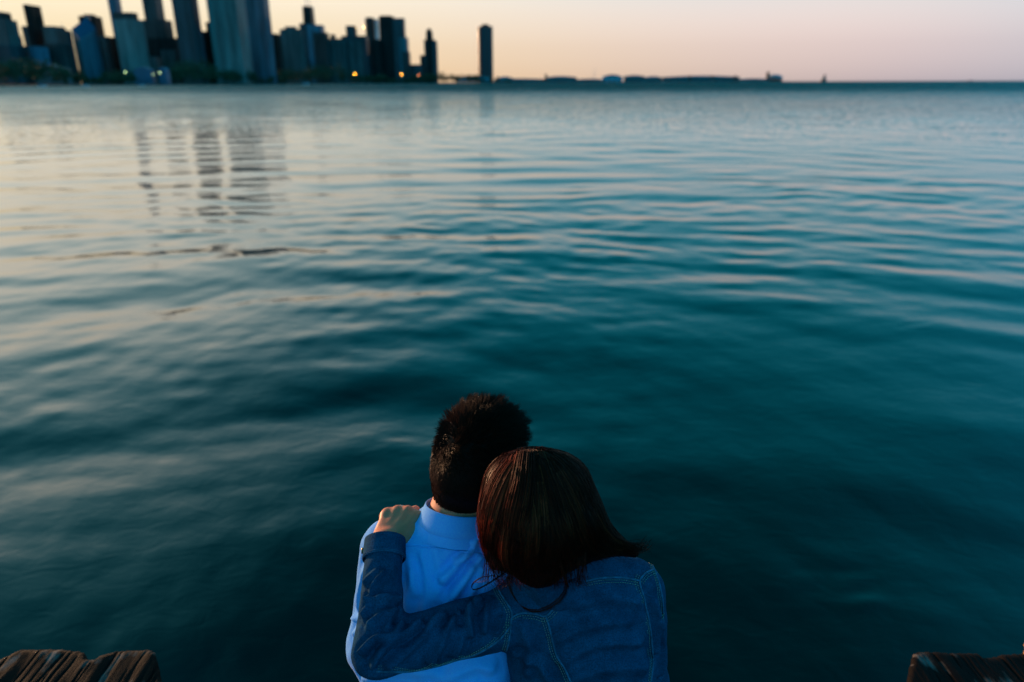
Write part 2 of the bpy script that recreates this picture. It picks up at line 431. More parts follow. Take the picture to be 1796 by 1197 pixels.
tower('office_tower', 'dark tower cut off by the left edge of the photo', -40, 17, 23, 21, 1350, 'dark', extra=step(-34, 12, 60, 34, 'slate', -3), piers=6)
tower('office_block', 'dark stepped block against the golden sky at far left', 8, 34, 64, 62, 1420, 'dark', crown=7, extra=step(20, 45, 84, 81, 'navy', -4))
tower('office_block', 'low slate block behind the trees at the left edge', -10, 44, 95, 80, 1250, 'navy', piers=5)
tower('office_tower', 'black tower with notched top standing left of the diamond roof', 44, 73, 30, 9, 1600, 'black', deep=45, piers=4,
      extra=both(step(40, 50, 60, 46, 'dark', 6), step(76, 97, 60, 46, 'slate', -3)))
tower('office_block', 'bluish low block in front of the notched black tower', 58, 78, 90, 82, 1280, 'blue', piers=4)
tower('office_block', 'dark block with thin spire left of the diamond roof', 98, 126, 70, 53, 1650, 'navy', extra=masts((0.1,), 14, 1.4))
tower('office_block', 'dark low block between spire block and notched tower', 78, 126, 92, 78, 1330, 'dark', piers=4)

tower('office_block', 'low navy block under the golden gap left of the diamond roof', 24, 62, 100, 86, 1700, 'navy')
tower('office_block', 'low dark block filling the gap right of the diamond roof', 160, 215, 110, 88, 1800, 'dark')
def diamond_tower():
    F = 1500
    P = [at_y(x, y, F) for x, y in ((115, 51), (140, 69), (158, 50), (126, 29))]
    cx = (P[0].x+P[2].x)/2; hw = (P[2].x-P[0].x)/2
    root = empty('diamond_tower', (cx, F+20, LAND_Z), 'blue tower with slanted diamond shaped roof', 'tower', CITY_GROUP)
    plan = [(-hw, 0), (P[1].x-cx, -hw), (hw, 0), (P[3].x-cx+4, hw)]
    hs = [p.z-LAND_Z for p in P]
    mb = MB(); mb.prism(plan, 0, hs)
    o = link('wall', mesh('wall', mb.v, mb.f), FAC['blue']); o.parent = root
    # the roof slab, a little proud of the slanted top
    ins = [(x*0.985, y*0.985) for x, y in plan]
    b = [(ins[i][0], ins[i][1], hs[i]+0.3) for i in range(4)] + [(ins[i][0], ins[i][1], hs[i]+1.6) for i in range(4)]
    o = link('roof', mesh('roof', b, [(3,2,1,0),(4,5,6,7),(0,1,5,4),(1,2,6,5),(2,3,7,6),(3,0,4,7)]), plain('diamond_roof_glass', (0.015, 0.07, 0.13), 0.6, spec=0.15)); o.parent = root
    for k in range(5):
        t = (k+0.5)/5
        for i, j in ((0, 1), (1, 2)):
            x = plan[i][0]*(1-t)+plan[j][0]*t; y = plan[i][1]*(1-t)+plan[j][1]*t; h = hs[i]*(1-t)+hs[j]*t
            o = link('pier', mesh('pier', *(lambda q: (q.v, q.f))(MB().box(x-0.8, x+0.8, y-1.4, y-0.1, 0, h-3))), FAC['slate']); o.parent = root
    for dx in (0, 7):
        o = link('spire', mesh('spire', *(lambda q: (q.v, q.f))(MB().lathe(plan[3][0]+dx, plan[3][1]-2, [(1.2, hs[3]-2), (0.4, hs[3]+6)], 6))), M_MAST); o.parent = root
diamond_tower()
tower('office_tower', 'flat topped black slab directly behind the diamond roof', 139, 179, 40, 29, 1720, 'black', crown=5, piers=5)
tower('office_block', 'blue grey block right of the diamond roof', 172, 194, 80, 64, 1560, 'slate', piers=4)
tower('office_block', 'narrow black block left of the pale slab', 189, 208, 80, 66, 1500, 'black')
tower('office_tower', 'slender blue tower rising behind the pale slab past the top edge', 190, 212, 10, -78, 1750, 'blue', deep=26, piers=3)
tower('office_tower', 'broad pale blue slab with dark crown band', 200, 251, 45, 34, 1480, 'pale', deep=44, piers=0,
      extra=both(step(198, 233, 30, 22, 'dark', 10, 0.4)))
tower('office_tower', 'dark tower with pale vertical stripes, its top beyond the frame', 251, 286, 15, -42, 1700, 'dark', piers=5, pier_style='slate',
      extra=both(step(254, 292, 60, 35, 'dark', -4), step(262, 311, 90, 67, 'black', -8)))
tower('office_tower', 'tall blue tower with a lighter right flank, its top beyond the frame', 302, 347, 12, -92, 1550, 'blue', deep=55, piers=0, extra=step(302, 333, 12, -90, 'navy', -1.5, 0.2))
tower('office_block', 'thin dark stepped block between the blue tower and the grey slab', 356, 375, 80, 56, 1650, 'black', extra=step(363, 375, 60, 39, 'black', 3))
tower('office_tower', 'broadest grey tower, its plain slab running past the top edge', 364, 431, 20, -84, 1600, 'grey', deep=58, piers=12, pier_style='grey')
tower('office_tower', 'teal glass tower with bright vertical edges beside the grey slab', 428, 473, 20, -36, 1780, 'teal', deep=40, piers=4, pier_style='blue',
      extra=step(420, 436, 40, 4, 'navy', 5))
tower('office_block', 'dark block at the right foot of the teal tower', 470, 494, 80, 60, 1900, 'black', piers=3)
tower('office_block', 'grey flat block left of the tapered black tower', 492, 532, 70, 52, 2050, 'slate', crown=8, piers=5)
tower('tapered_tower', 'tapered black tower with twin antennas above the lower blocks', 531, 550, 20, 11, 3100, 'black', deep=46, taper=0.45, extra=masts((-0.45, 0.45), 62, 2.2))
tower('office_block', 'bluish block with stepped right shoulder under the tapered tower', 526, 556, 60, 42, 2250, 'navy', piers=4, extra=both(step(540, 565, 60, 44, 'blue', -4), step(550, 573, 80, 57, 'dark', -6)))
tower('office_block', 'narrow block with a small square top right of the stepped shoulders', 580, 589, 70, 61, 2300, 'dark', extra=step(568, 602, 90, 68, 'slate', -6))
tower('office_block', 'gabled block left of the orange glint with square tower top', 607, 626, 60, 46, 2350, 'navy', crown=0, extra=both(step(600, 643, 90, 63, 'navy', -6), step(596, 636, 90, 72, 'slate', -10)))
tower('residential_tower', 'slim round cornered tower left of the dark twin slab', 641, 658, 50, 30, 2450, 'dark', deep=30, round_top=10, piers=3)
tower('residential_tower', 'pale pink tower glimpsed in the gap between dark towers', 657, 665, 60, 35, 3000, 'pink', deep=20)
tower('office_block', 'low dark block filling the gap below the pale pink tower', 652, 670, 90, 70, 2380, 'black')
tower('residential_tower', 'broad dark twin slab with rounded left top corner', 665, 692, 50, 27, 2420, 'black', deep=34, round_top=7, piers=4, extra=both(step(688, 709, 50, 32, 'navy', 2, 0.8), step(700, 715, 90, 66, 'teal', -4), step(706, 718, 110, 91, 'dark', -7)))
tower('office_block', 'low dark block between the twin slab and the domed tower', 714, 741, 120, 114, 2450, 'navy')
tower('domed_tower', 'dark tower with rounded dome top standing apart at right', 747.5, 760, 80, 50, 2520, 'black', deep=26, round_top=22, extra=both(step(744, 764, 90, 70, 'navy', 2, 0.8), step(737, 748, 110, 97, 'dark', -4), step(760, 767, 100, 73, 'slate', 4, 0.5)))

def lake_tower():
    """free standing tower of three lobes, the right-most high-rise"""
    F = 2700
    a = at_y(838.5, 80, F).x; c = at_y(864, 80, F).x; cx = (a+c)/2; hw = (c-a)/2
    zt = at_y(850, 46, F).z-LAND_Z
    root = empty('lobed_tower', (cx, F+hw, LAND_Z), 'lone dark curved tower right of the skyline with golden left edge', 'tower', CITY_GROUP)
    m = FAC['dark']
    pts = []
    for k in range(72):
        t = 2*math.pi*k/72
        rr = hw*(0.84+0.16*math.cos(3*(t+R(30))))/1.0
        pts.append((rr*math.cos(t), rr*math.sin(t)))
    sx = hw/max(p[0] for p in pts)
    pts = [(p[0]*sx, p[1]*sx) for p in pts]
    gm, gnt, gb = material('curved_bronze_glass'); gb.inputs['Base Color'].default_value = (0.02, 0.03, 0.036, 1); gb.inputs['Roughness'].default_value = 0.15; gb.inputs['Specular IOR Level'].default_value = 0.45
    mb = MB(); mb.prism(pts, 0, zt); o = link('wall', mesh('wall', mb.v, mb.f), gm); o.parent = root
    n = 30
    for k in range(0, 72, 3):
        x, y = pts[k]
        o = link('mullion', mesh('mullion', *(lambda q: (q.v, q.f))(MB().lathe(x*1.004, y*1.004, [(0.5, 0), (0.5, zt-1)], 6))), FAC['black']); o.parent = root
    mb = MB(); mb.prism([(x*0.5, y*0.5) for x, y in pts[::4]], zt+0.02, zt+7); o = link('penthouse', mesh('penthouse', mb.v, mb.f), FAC['black']); o.parent = root
lake_tower()

# small pavilions seen between the trees
M_PAV = plain('pavilion_white', (0.05, 0.105, 0.17), 0.5, scale=0.05)
def pavilion(label, xl, xr, ybot, ytop, F, arch=True, mat=None, z0=None):
    a = at_y(xl, ytop, F); c = at_y(xr, ytop, F)
    z0 = LAND_Z if z0 is None else z0
    h = max(2.5, a.z-z0); w = c.x-a.x
    root = empty('pavilion', ((a.x+c.x)/2, F, z0), label, 'pavilion')
    mat = mat or M_PAV
    o = link('wall', mesh('wall', *(lambda q: (q.v, q.f))(MB().box(-w/2, w/2, 0, 12, 0, h*0.8))), mat); o.parent = root
    n = 10
    prof = [(-w/2*1.02+w*1.02*k/n, h*0.82+(h*0.18*math.sin(math.pi*k/n) if arch else h*0.3*(1-abs(2*k/n-1)))) for k in range(n+1)]
    v = [(x, -0.8, z) for x, z in prof]+[(x, 12.8, z) for x, z in prof]+[(prof[0][0], -0.8, h*0.805), (prof[-1][0], -0.8, h*0.805), (prof[0][0], 12.8, h*0.805), (prof[-1][0], 12.8, h*0.805)]
    m = n+1; f = [(k, k+1, m+k+1, m+k) for k in range(n)]
    f.append(tuple([2*m]+[2*m+1]+list(range(n, -1, -1)))); f.append(tuple([2*m+3, 2*m+2]+list(range(m, 2*m))))
    f.append((2*m, 2*m+2, 2*m+3, 2*m+1))
    o = link('roof', mesh('roof', v, f), mat); o.parent = root
    k = max(2, int(w/9))
    for i in range(k+1):
        x = -w/2+w*i/k
        o = link('column', mesh('column', *(lambda q: (q.v, q.f))(MB().lathe(x, -0.6, [(0.35, 0), (0.35, h*0.8)], 8))), mat); o.parent = root
for _a in ((4, 40, 96, 1240, 'slate', 'slate infill block at the left edge above the trees'), (48, 66, 100, 1260, 'dark', 'small dark infill block under the notched tower'), (70, 92, 104, 1220, 'navy', 'low navy infill block beside the long hall'),
           (92, 124, 96, 1300, 'slate', 'slate infill block below the thin spire'), (180, 204, 92, 1330, 'navy', 'navy infill block below the narrow black block'), (258, 284, 100, 1300, 'slate', 'slate infill block at the foot of the striped tower'),
           (286, 316, 88, 1380, 'dark', 'dark infill block left of the tall blue tower'), (372, 408, 110, 1420, 'black', 'black gabled block at the foot of the grey tower'), (398, 432, 99, 1460, 'navy', 'navy block at the foot of the grey tower'),
           (476, 500, 104, 1850, 'slate', 'low slate block right of the teal tower'), (508, 540, 100, 1900, 'dark', 'low dark block under the grey flat block'), (548, 580, 98, 2000, 'navy', 'low navy block under the stepped shoulders'),
           (586, 612, 94, 2050, 'slate', 'low slate block under the square top'), (632, 664, 96, 2100, 'navy', 'low navy block under the slim tower'), (668, 700, 104, 2150, 'dark', 'low dark block under the twin slab')):
    tower('office_block', _a[5], _a[0], _a[1], 115, _a[2], _a[3]+300, _a[4], deep=24, piers=4, pier_style='slate' if _a[4] != 'slate' else 'pale')
pavilion('pale blue pavilion roof behind the two greenish lamps', 233, 264, 126, 118, 1180)
pavilion('small blue pavilion right of the greenish lamps', 276, 290, 126, 118, 1180)
pavilion('long low pale hall above the trees at left', 60, 116, 124, 117, 1150, False, plain('hall_slate', (0.07, 0.08, 0.09), 0.5))

# ------------------------------------------------------------------ trees: one dark far-off belt
def build_trees():
    rng = np.random.default_rng(4)
    V = []; T = []
    def path(t):
        L = [(-585, 700), (-575, 1000), (-562, 1300), (-545, 1700), (-458, 2020), (-312, 2275), (-135, 2500), (15, 2590)]
        d = [math.dist(L[i], L[i+1]) for i in range(len(L)-1)]; tot = sum(d); s = t*tot
        for i, q in enumerate(d):
            if s <= q or i == len(d)-1: u = s/q; return (L[i][0]*(1-u)+L[i+1][0]*u, L[i][1]*(1-u)+L[i+1][1]*u)
            s -= q
    base = 0
    verts = []; faces = []
    n = 260
    for i in range(n):
        t = (i+rng.random())/n
        x, y = path(t); back = rng.random()**1.5*70
        x -= 6+back; y += back*0.4
        h = rng.uniform(21, 29)*(0.75+0.35*math.sin(t*23)+0.2*math.sin(t*61)) * (1.0 if t < .75 else 0.6)
        h = max(7.0, h)*(1+0.9*min(t, .75))
        cr = h*rng.uniform(.34, .5)
        # trunk
        verts_t = MB(); verts_t.lathe(x, y, [(0.35, LAND_Z-0.2), (0.2, LAND_Z+h*0.6)], 5)
        b = len(verts); verts += verts_t.v; faces += [tuple(b+q for q in f) for f in verts_t.f if len(f) == 4]
        # crown of leaf clumps
        m = 130
        d = rng.normal(size=(m, 3)); d /= np.linalg.norm(d, axis=1)[:, None]
        rad = rng.random(m)**0.4
        c = np.array([x, y, LAND_Z+h*0.62])+d*rad[:, None]*np.array([cr, cr, h*0.42])*rng.uniform(.8, 1.15, (m, 1))
        s = rng.uniform(.7, 1.7, m)
        for k in range(m):
            u = rng.normal(size=3); u /= np.linalg.norm(u); w = np.cross(u, rng.normal(size=3)); w /= np.linalg.norm(w)
            b = len(verts)
            verts += [tuple(c[k]+s[k]*(u*p+w*q)) for p, q in ((-1, -.6), (1, -.7), (.8, .7), (-.7, .8))]
            faces.append((b, b+1, b+2, b+3))
    o = link('tree_belt', mesh('tree_belt', verts, faces), plain('dark_foliage', (0.035, 0.055, 0.02), 0.85, scale=0.15, vary=0.4))
    tag(o, 'dark belt of park trees along the far shore', 'trees', kind='stuff')
build_trees()

# ------------------------------------------------------------------ lamps along the shore
M_POLE = plain('lamp_pole_iron', (0.02, 0.02, 0.02), 0.6, 0.5)
M_LORANGE = glow('sodium_lamp_glass', (1.0, 0.34, 0.02), 95.0)
M_LDIM = glow('dim_sodium_lamp_glass', (0.9, 0.26, 0.10), 22.0)
M_LGREEN = glow('mercury_lamp_glass', (0.55, 0.75, 0.30), 8.0)
def lamp(label, px, py, F, mat, r):
    p = at_y(px, py, F)
    root = empty('street_lamp', (p.x, F, LAND_Z), label, 'street lamp', 'lamps along the far shore')
    h = p.z-LAND_Z
    for n, q, m in (('pole', MB().lathe(0, 0, [(0.22, -0.3), (0.12, h-r-0.05)], 8), M_POLE),
                    ('glow_globe', MB().lathe(0, 0, [(r*math.sin(math.pi*k/8)+0.01, h-r*math.cos(math.pi*k/8)) for k in range(9)], 12), mat),
                    ('lamp_cap', MB().lathe(0, 0, [(r*0.55, h+r+0.02), (0.08, h+r+0.4)], 8), M_POLE)):
        o = link(n, mesh(n, q.v, q.f), m); o.parent = root
lamp('orange street lamp glowing below the gabled block', 622, 130, 1640, M_LORANGE, 0.55)
lamp('orange street lamp glowing below the dark twin slab', 704, 131, 2100, M_LORANGE, 0.7)
lamp('dim reddish street lamp left of the domed tower', 734, 132, 2250, M_LDIM, 0.72)
lamp('greenish lamp under the broad pale slab', 220, 127, 860, M_LGREEN, 0.55)
lamp('dim greenish lamp, middle one of the three in the trees', 268, 131, 930, M_LGREEN, 0.42)
lamp('greenish lamp beside the small blue pavilion', 280, 128, 940, M_LGREEN, 0.58)
M_GLINT = glow('golden_glint_glow', (1.0, 0.62, 0.16), 60.0)  # emissive gold for glints on the towers, not assigned to any part
def glint_globe(label, px, py, F, r):  # glowing globe standing in for the golden glint on a tower edge
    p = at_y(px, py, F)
    root = empty('tower_glint', (p.x, F, p.z), label, 'glint', 'lamps along the far shore')
    o = link('glow_globe', mesh('glow_globe', *(lambda q: (q.v, q.f))(MB().lathe(0, 0, [(r*math.sin(math.pi*k/8)+0.01, -r*math.cos(math.pi*k/8)) for k in range(9)], 12))), glow('glint_glow', (1.0, 0.60, 0.16), 120.0)); o.parent = root
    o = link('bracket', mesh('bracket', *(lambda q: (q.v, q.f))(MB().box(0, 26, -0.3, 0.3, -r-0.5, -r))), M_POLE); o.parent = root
glint_globe('bright golden glint at the upper left edge of the slim tower', 638.5, 49, 2438, 0.75)

# ------------------------------------------------------------------ pier with its halls
M_PIER = plain('pier_concrete', (0.10, 0.13, 0.14), 0.8, scale=0.03)
PF = 2700
def pier():
    x0 = at_y(860, 140, PF).x; x1 = at_y(1379, 140, PF+40).x
    root = empty('pier', ((x0+x1)/2, PF, 0), 'long low pier reaching right into the lake', 'pier')
    w = (x1-x0)/2
    o = link('deck', mesh('deck', *(lambda q: (q.v, q.f))(MB().box(-w, w, 0, 80, 0.9, 3.2))), M_PIER); o.parent = root
    for k in range(40):
        o = link('pile', mesh('pile', *(lambda q: (q.v, q.f))(MB().box(-w+4+k*(2*w-8)/39-1.5, -w+4+k*(2*w-8)/39+1.5, 1, 4, -2, 0.89))), M_PIER); o.parent = root
pier()
def hall(name, label, xl, xr, ytop, style, F=PF+12, arch=0.0, bays=8, turrets=(), cat='hall'):
    a = at_y(xl, ytop, F); c = at_y(xr, ytop, F); w = (c.x-a.x)/2; z0 = 3.25; h = a.z-z0
    root = empty(name, ((a.x+c.x)/2, F, z0), label, cat, 'halls on the pier')
    def part(n, mb, m): o = link(n, mesh(n, mb.v, mb.f), m); o.parent = root
    wallh = h*(1-arch)
    part('wall', MB().box(-w, w, 0, 30, 0, wallh), style)
    mb = MB(); n = 12
    pr = [(-w*1.01+2*w*1.01*k/n, wallh+0.05+max(0.6, h*arch)*math.sin(math.pi*(0.08+0.84*k/n))) for k in range(n+1)]
    plan_v = [(x, -1, z) for x, z in pr]+[(x, 31, z) for x, z in pr]+[(pr[0][0], -1, wallh+0.02), (pr[-1][0], -1, wallh+0.02), (pr[0][0], 31, wallh+0.02), (pr[-1][0], 31, wallh+0.02)]
    m = n+1; f = [(k, k+1, m+k+1, m+k) for k in range(n)]+[tuple([2*m, 2*m+1]+list(range(n, -1, -1))), tuple([2*m+3, 2*m+2]+list(range(m, 2*m))), (2*m, 2*m+2, 2*m+3, 2*m+1), (0, m, 2*m+2, 2*m), (n, 2*m+1, 2*m+3, m+n)]
    mb.v = plan_v; mb.f = f; part('roof', mb, M_HROOF)
    for k in range(bays):
        x = -w+(k+0.5)*2*w/bays; part('bay_door', MB().box(x-w/bays*0.6, x+w/bays*0.6, -0.5, -0.05, 0.3, wallh*0.7), M_HGLASS)
    for px, py in turrets:
        q = at_y(px, py, F); x = q.x-(a.x+c.x)/2; hh = q.z-z0
        part('turret', MB().box(x-3.5, x+3.5, -3, 6, 0, hh*0.8), M_HBRICK)
        part('turret_roof', MB().prism([(x-4, -3.5), (x+4, -3.5), (x+4, 6.5), (x-4, 6.5)], hh*0.8+0.02, hh, [(x-0.4, 1), (x+0.4, 1), (x+0.4, 2), (x-0.4, 2)]), M_HBRICK)
M_HROOF = plain('hall_roof_copper', (0.06, 0.22, 0.26), 0.45, scale=0.05)
M_HWALL = plain('hall_wall', (0.07, 0.12, 0.13), 0.7, scale=0.05)
M_HPALE = plain('hall_pale_canvas', (0.25, 0.50, 0.62), 0.6, scale=0.05)
M_HGLASS = plain('hall_glass', (0.02, 0.05, 0.06), 0.2, scale=0.1)
M_HBRICK = plain('hall_brick', (0.10, 0.06, 0.05), 0.8, scale=0.1)
hall('pier_hall', 'dark flat hall with small corner turret at the pier root', 956, 1012, 133.8, M_HWALL, arch=0.3, turrets=((957.5, 129),))
hall('canvas_tent', 'light blue arched tent on the middle of the pier', 1057, 1092, 131, M_HPALE, arch=0.45, bays=4, cat='tent')
hall('pier_hall', 'dark teal hall right of the light blue tent', 1096, 1131, 132.2, M_HWALL, arch=0.25, bays=5)
hall('pier_hall', 'low hall joining the teal hall and the long shed', 1131, 1162, 134, M_HWALL, arch=0.35, bays=4)
hall('long_shed', 'longest arched shed with brick turrets on the pier', 1165, 1298, 133.2, M_HWALL, arch=0.30, bays=18, turrets=((1210, 132), (1250, 132), (1290, 132)))
hall('pier_hall', 'low sheds tailing off towards the pier end', 1298, 1348, 138, M_HWALL, arch=0.4, bays=6)
hall('pier_hall', 'pale long hall at the foot of the curved tower', 800, 862, 133.5, M_HPALE, F=2590, arch=0.4, bays=8)
hall('pier_shed', 'low strip of sheds between the dark hall and the tent', 1012, 1057, 138.5, M_HWALL, arch=0.3, bays=6)
hall('pier_shed', 'thin low strip of sheds along the pier root', 866, 956, 138, M_HWALL, arch=0.3, bays=10)
hall('pier_shed', 'higher middle part of the sheds along the pier root', 870, 902, 134.5, M_HWALL, F=PF+40, arch=0.5, bays=4)
def headhouse():
    F = PF+20; a = at_y(1345, 130, F); c = at_y(1377, 130, F); w = (c.x-a.x)/2; z0 = 3.25
    root = empty('domed_headhouse', ((a.x+c.x)/2, F, z0), 'domed brick headhouse with tower at the pier end', 'building')
    zt = at_y(1350, 125.5, F).z-z0; zd = at_y(1360, 131, F).z-z0
    def part(n, mb, m, s=False): o = link(n, mesh(n, mb.v, mb.f), m, None, s); o.parent = root
    part('wall', MB().box(-w, w*0.75, 0, 24, 0, zd*0.4), M_HBRICK)
    part('dome', MB().lathe(w*0.08, 12, [(w*0.85*math.cos(R(t)), zd*0.42+zd*0.6*math.sin(R(t))) for t in range(0, 90, 10)], 24), M_HROOF, True)
    part('tower', MB().box(-w+0.5, -w+9.5, -2, 8, 0, zt*0.85), M_HBRICK)
    part('tower_roof', MB().prism([(-w, -2.5), (-w+10, -2.5), (-w+10, 8.5), (-w, 8.5)], zt*0.85+0.02, zt, [(-w+4.5, 2.5), (-w+5.5, 2.5), (-w+5.5, 3.5), (-w+4.5, 3.5)]), M_HBRICK)
    part('flagpole', MB().lathe(-w+16, 4, [(0.4, 0), (0.2, zt*1.1)], 8), M_MAST)
headhouse()
def mast():
    F = PF+20; p = at_y(1043, 119, F)
    root = empty('wheel_mast', (p.x, F, 3.25), 'thin pale mast standing on the pier left of the tent', 'mast'); h = p.z-3.25
    for n, q in (('mast_pole', MB().lathe(0, 0, [(1.6, 0), (1.0, h*0.6), (0.4, h)], 8)), ('base', MB().box(-6, 6, -3, 3, 0, 3.5))):
        o = link(n, mesh(n, q.v, q.f), plain('pale_mast_paint', (0.6, 0.52, 0.52), 0.6)); o.parent = root
mast()
def crib():
    F = 3200; p = at_y(1441, 143, F); zt = at_y(1445, 130.5, F).z
    root = empty('harbour_light', (p.x+8, F, 0), 'small dark lighthouse alone in the lake right of the pier', 'lighthouse')
    def part(n, mb, m): o = link(n, mesh(n, mb.v, mb.f), m); o.parent = root
    part('base', MB().lathe(0, 0, [(13, -1), (12, zt*0.18)], 20), M_HBRICK)
    part('house', MB().box(-8, 8, -6, 6, zt*0.18+0.02, zt*0.5), M_HWALL)
    part('tower', MB().lathe(2, 0, [(5, zt*0.5+0.02), (4, zt*0.85)], 12), M_HWALL)
    part('lantern', MB().lathe(2, 0, [(5.2, zt*0.85+0.02), (5.2, zt*0.9), (3, zt*0.92), (0.3, zt)], 12), M_HBRICK)
crib()
def boat(label, px, py, F, L, mat, cab=True):
    p = at_y(px, py, F)
    root = empty('boat', (p.x, F, 0), label, 'boat', 'boats far out on the lake')
    n = 12; v = []; f = []
    for k in range(n+1):
        t = k/n; w = L*0.16*math.sin(math.pi*min(1, 0.18+t*0.82))**0.7*(1 if t < .5 else 1-((t-.5)/.5)**2*0.98); x = -L/2+L*t
        v += [(x, -w, L*0.10+L*0.05*t*t), (x, -w*0.7, -0.3), (x, w*0.7, -0.3), (x, w, L*0.10+L*0.05*t*t)]
    for k in range(n):
        b = 4*k; f += [(b, b+1, b+5, b+4), (b+1, b+2, b+6, b+5), (b+2, b+3, b+7, b+6), (b, b+4, b+7, b+3)]
    f += [(0, 3, 2, 1)]
    o = link('hull', mesh('hull', v, f), mat); o.parent = root
    o = link('cabin', mesh('cabin', *(lambda q: (q.v, q.f))(MB().prism([(-L*.25, -L*.09), (L*.12, -L*.08), (L*.12, L*.08), (-L*.25, L*.09)], L*0.16, L*0.27, [(-L*.22, -L*.08), (L*.04, -L*.07), (L*.04, L*.07), (-L*.22, L*.08)]))), M_PAV); o.parent = root
    o = link('mast_pole', mesh('mast_pole', *(lambda q: (q.v, q.f))(MB().lathe(0, 0, [(0.12, L*.27), (0.06, L*0.55)], 6))), M_MAST); o.parent = root
M_HULL = plain('boat_hull_white', (0.6, 0.66, 0.72), 0.4)
boat('white boat by the shore below the tapered tower', 536, 143, 1560, 15, M_HULL)
boat('white boat moored at the left shore', 74, 150, 760, 9, M_HULL)
boat('white boat moored under the diamond tower', 150, 150, 820, 8, M_HULL)
boat('small white boat moored below the pale slab', 248, 149, 900, 8, M_HULL)
boat('distant dark boat on the open horizon at right', 1702, 142, 5200, 34, plain('boat_hull_dark', (0.06, 0.05, 0.05), 0.6))
# ------------------------------------------------------------------ tools for organic shapes: distance fields turned into meshes
def A3(*v): return np.array(v, np.float32)
def Wd(x, y, h): return A3(x, y, DECK + h)                  # h: height above the deck
def smin(a, b, k):
    t = np.clip(0.5 + 0.5*(b-a)/k, 0, 1)
    return b*(1-t) + a*t - k*t*(1-t)
def smax(a, b, k): return -smin(-a, -b, k)
def seg(p, a, b, ra, rb, e=None, s=1.0):
    ab = b-a; t = np.clip(((p-a)@ab)/float(ab@ab), 0, 1)
    v = p-a-t[:, None]*ab
    if e is not None: v = v+np.outer(v@e, e)*(s-1)
    return np.sqrt((v*v).sum(1))-(ra+(rb-ra)*t)
def chain(p, pts, rad, k=0.012, e=None, s=1.0):
    d = None
    for i in range(len(pts)-1):
        q = seg(p, pts[i], pts[i+1], rad[i], rad[i+1], e, s); d = q if d is None else smin(d, q, k)
    return d
def ell(p, c, r, M=None):
    q = p-c
    if M is not None: q = q@M                                # M columns: local axes
    r = np.asarray(r, np.float32)
    k0 = np.sqrt(((q/r)**2).sum(1)); k1 = np.sqrt(((q/(r*r))**2).sum(1))+1e-6
    return k0*(k0-1)/k1
def loft(p, rows, n=2.3):
    """rows: (h, cx, cy, half width, half depth), superellipse sections stacked along z"""
    rows = np.array(rows, float); z = p[:, 2]-DECK
    zz = np.linspace(rows[0, 0], rows[-1, 0], 160); tab = []
    for c in range(1, 5):
        y = np.interp(zz, rows[:, 0], rows[:, c]); ker = np.hanning(25); ker /= ker.sum()
        tab.append(np.convolve(np.pad(y, 12, mode='edge'), ker, 'valid'))
    cx, cy, a, b = (np.interp(z, zz, t) for t in tab)
    q = (np.abs((p[:, 0]-cx)/a)**n+np.abs((p[:, 1]-cy)/b)**n)**(1/n)
    d = (q-1)*np.minimum(a, b)
    cap = np.maximum(z-rows[-1, 0], rows[0, 0]-z)
    return smax(d, cap, 0.03).astype(np.float32)
def frame(fwd, up):
    f = np.array(fwd, float); f /= np.linalg.norm(f); u = np.array(up, float); u -= f*(u@f); u /= np.linalg.norm(u)
    r = np.cross(f, u); return np.stack([r, f, u], 1).astype(np.float32)     # right, forward, up as columns
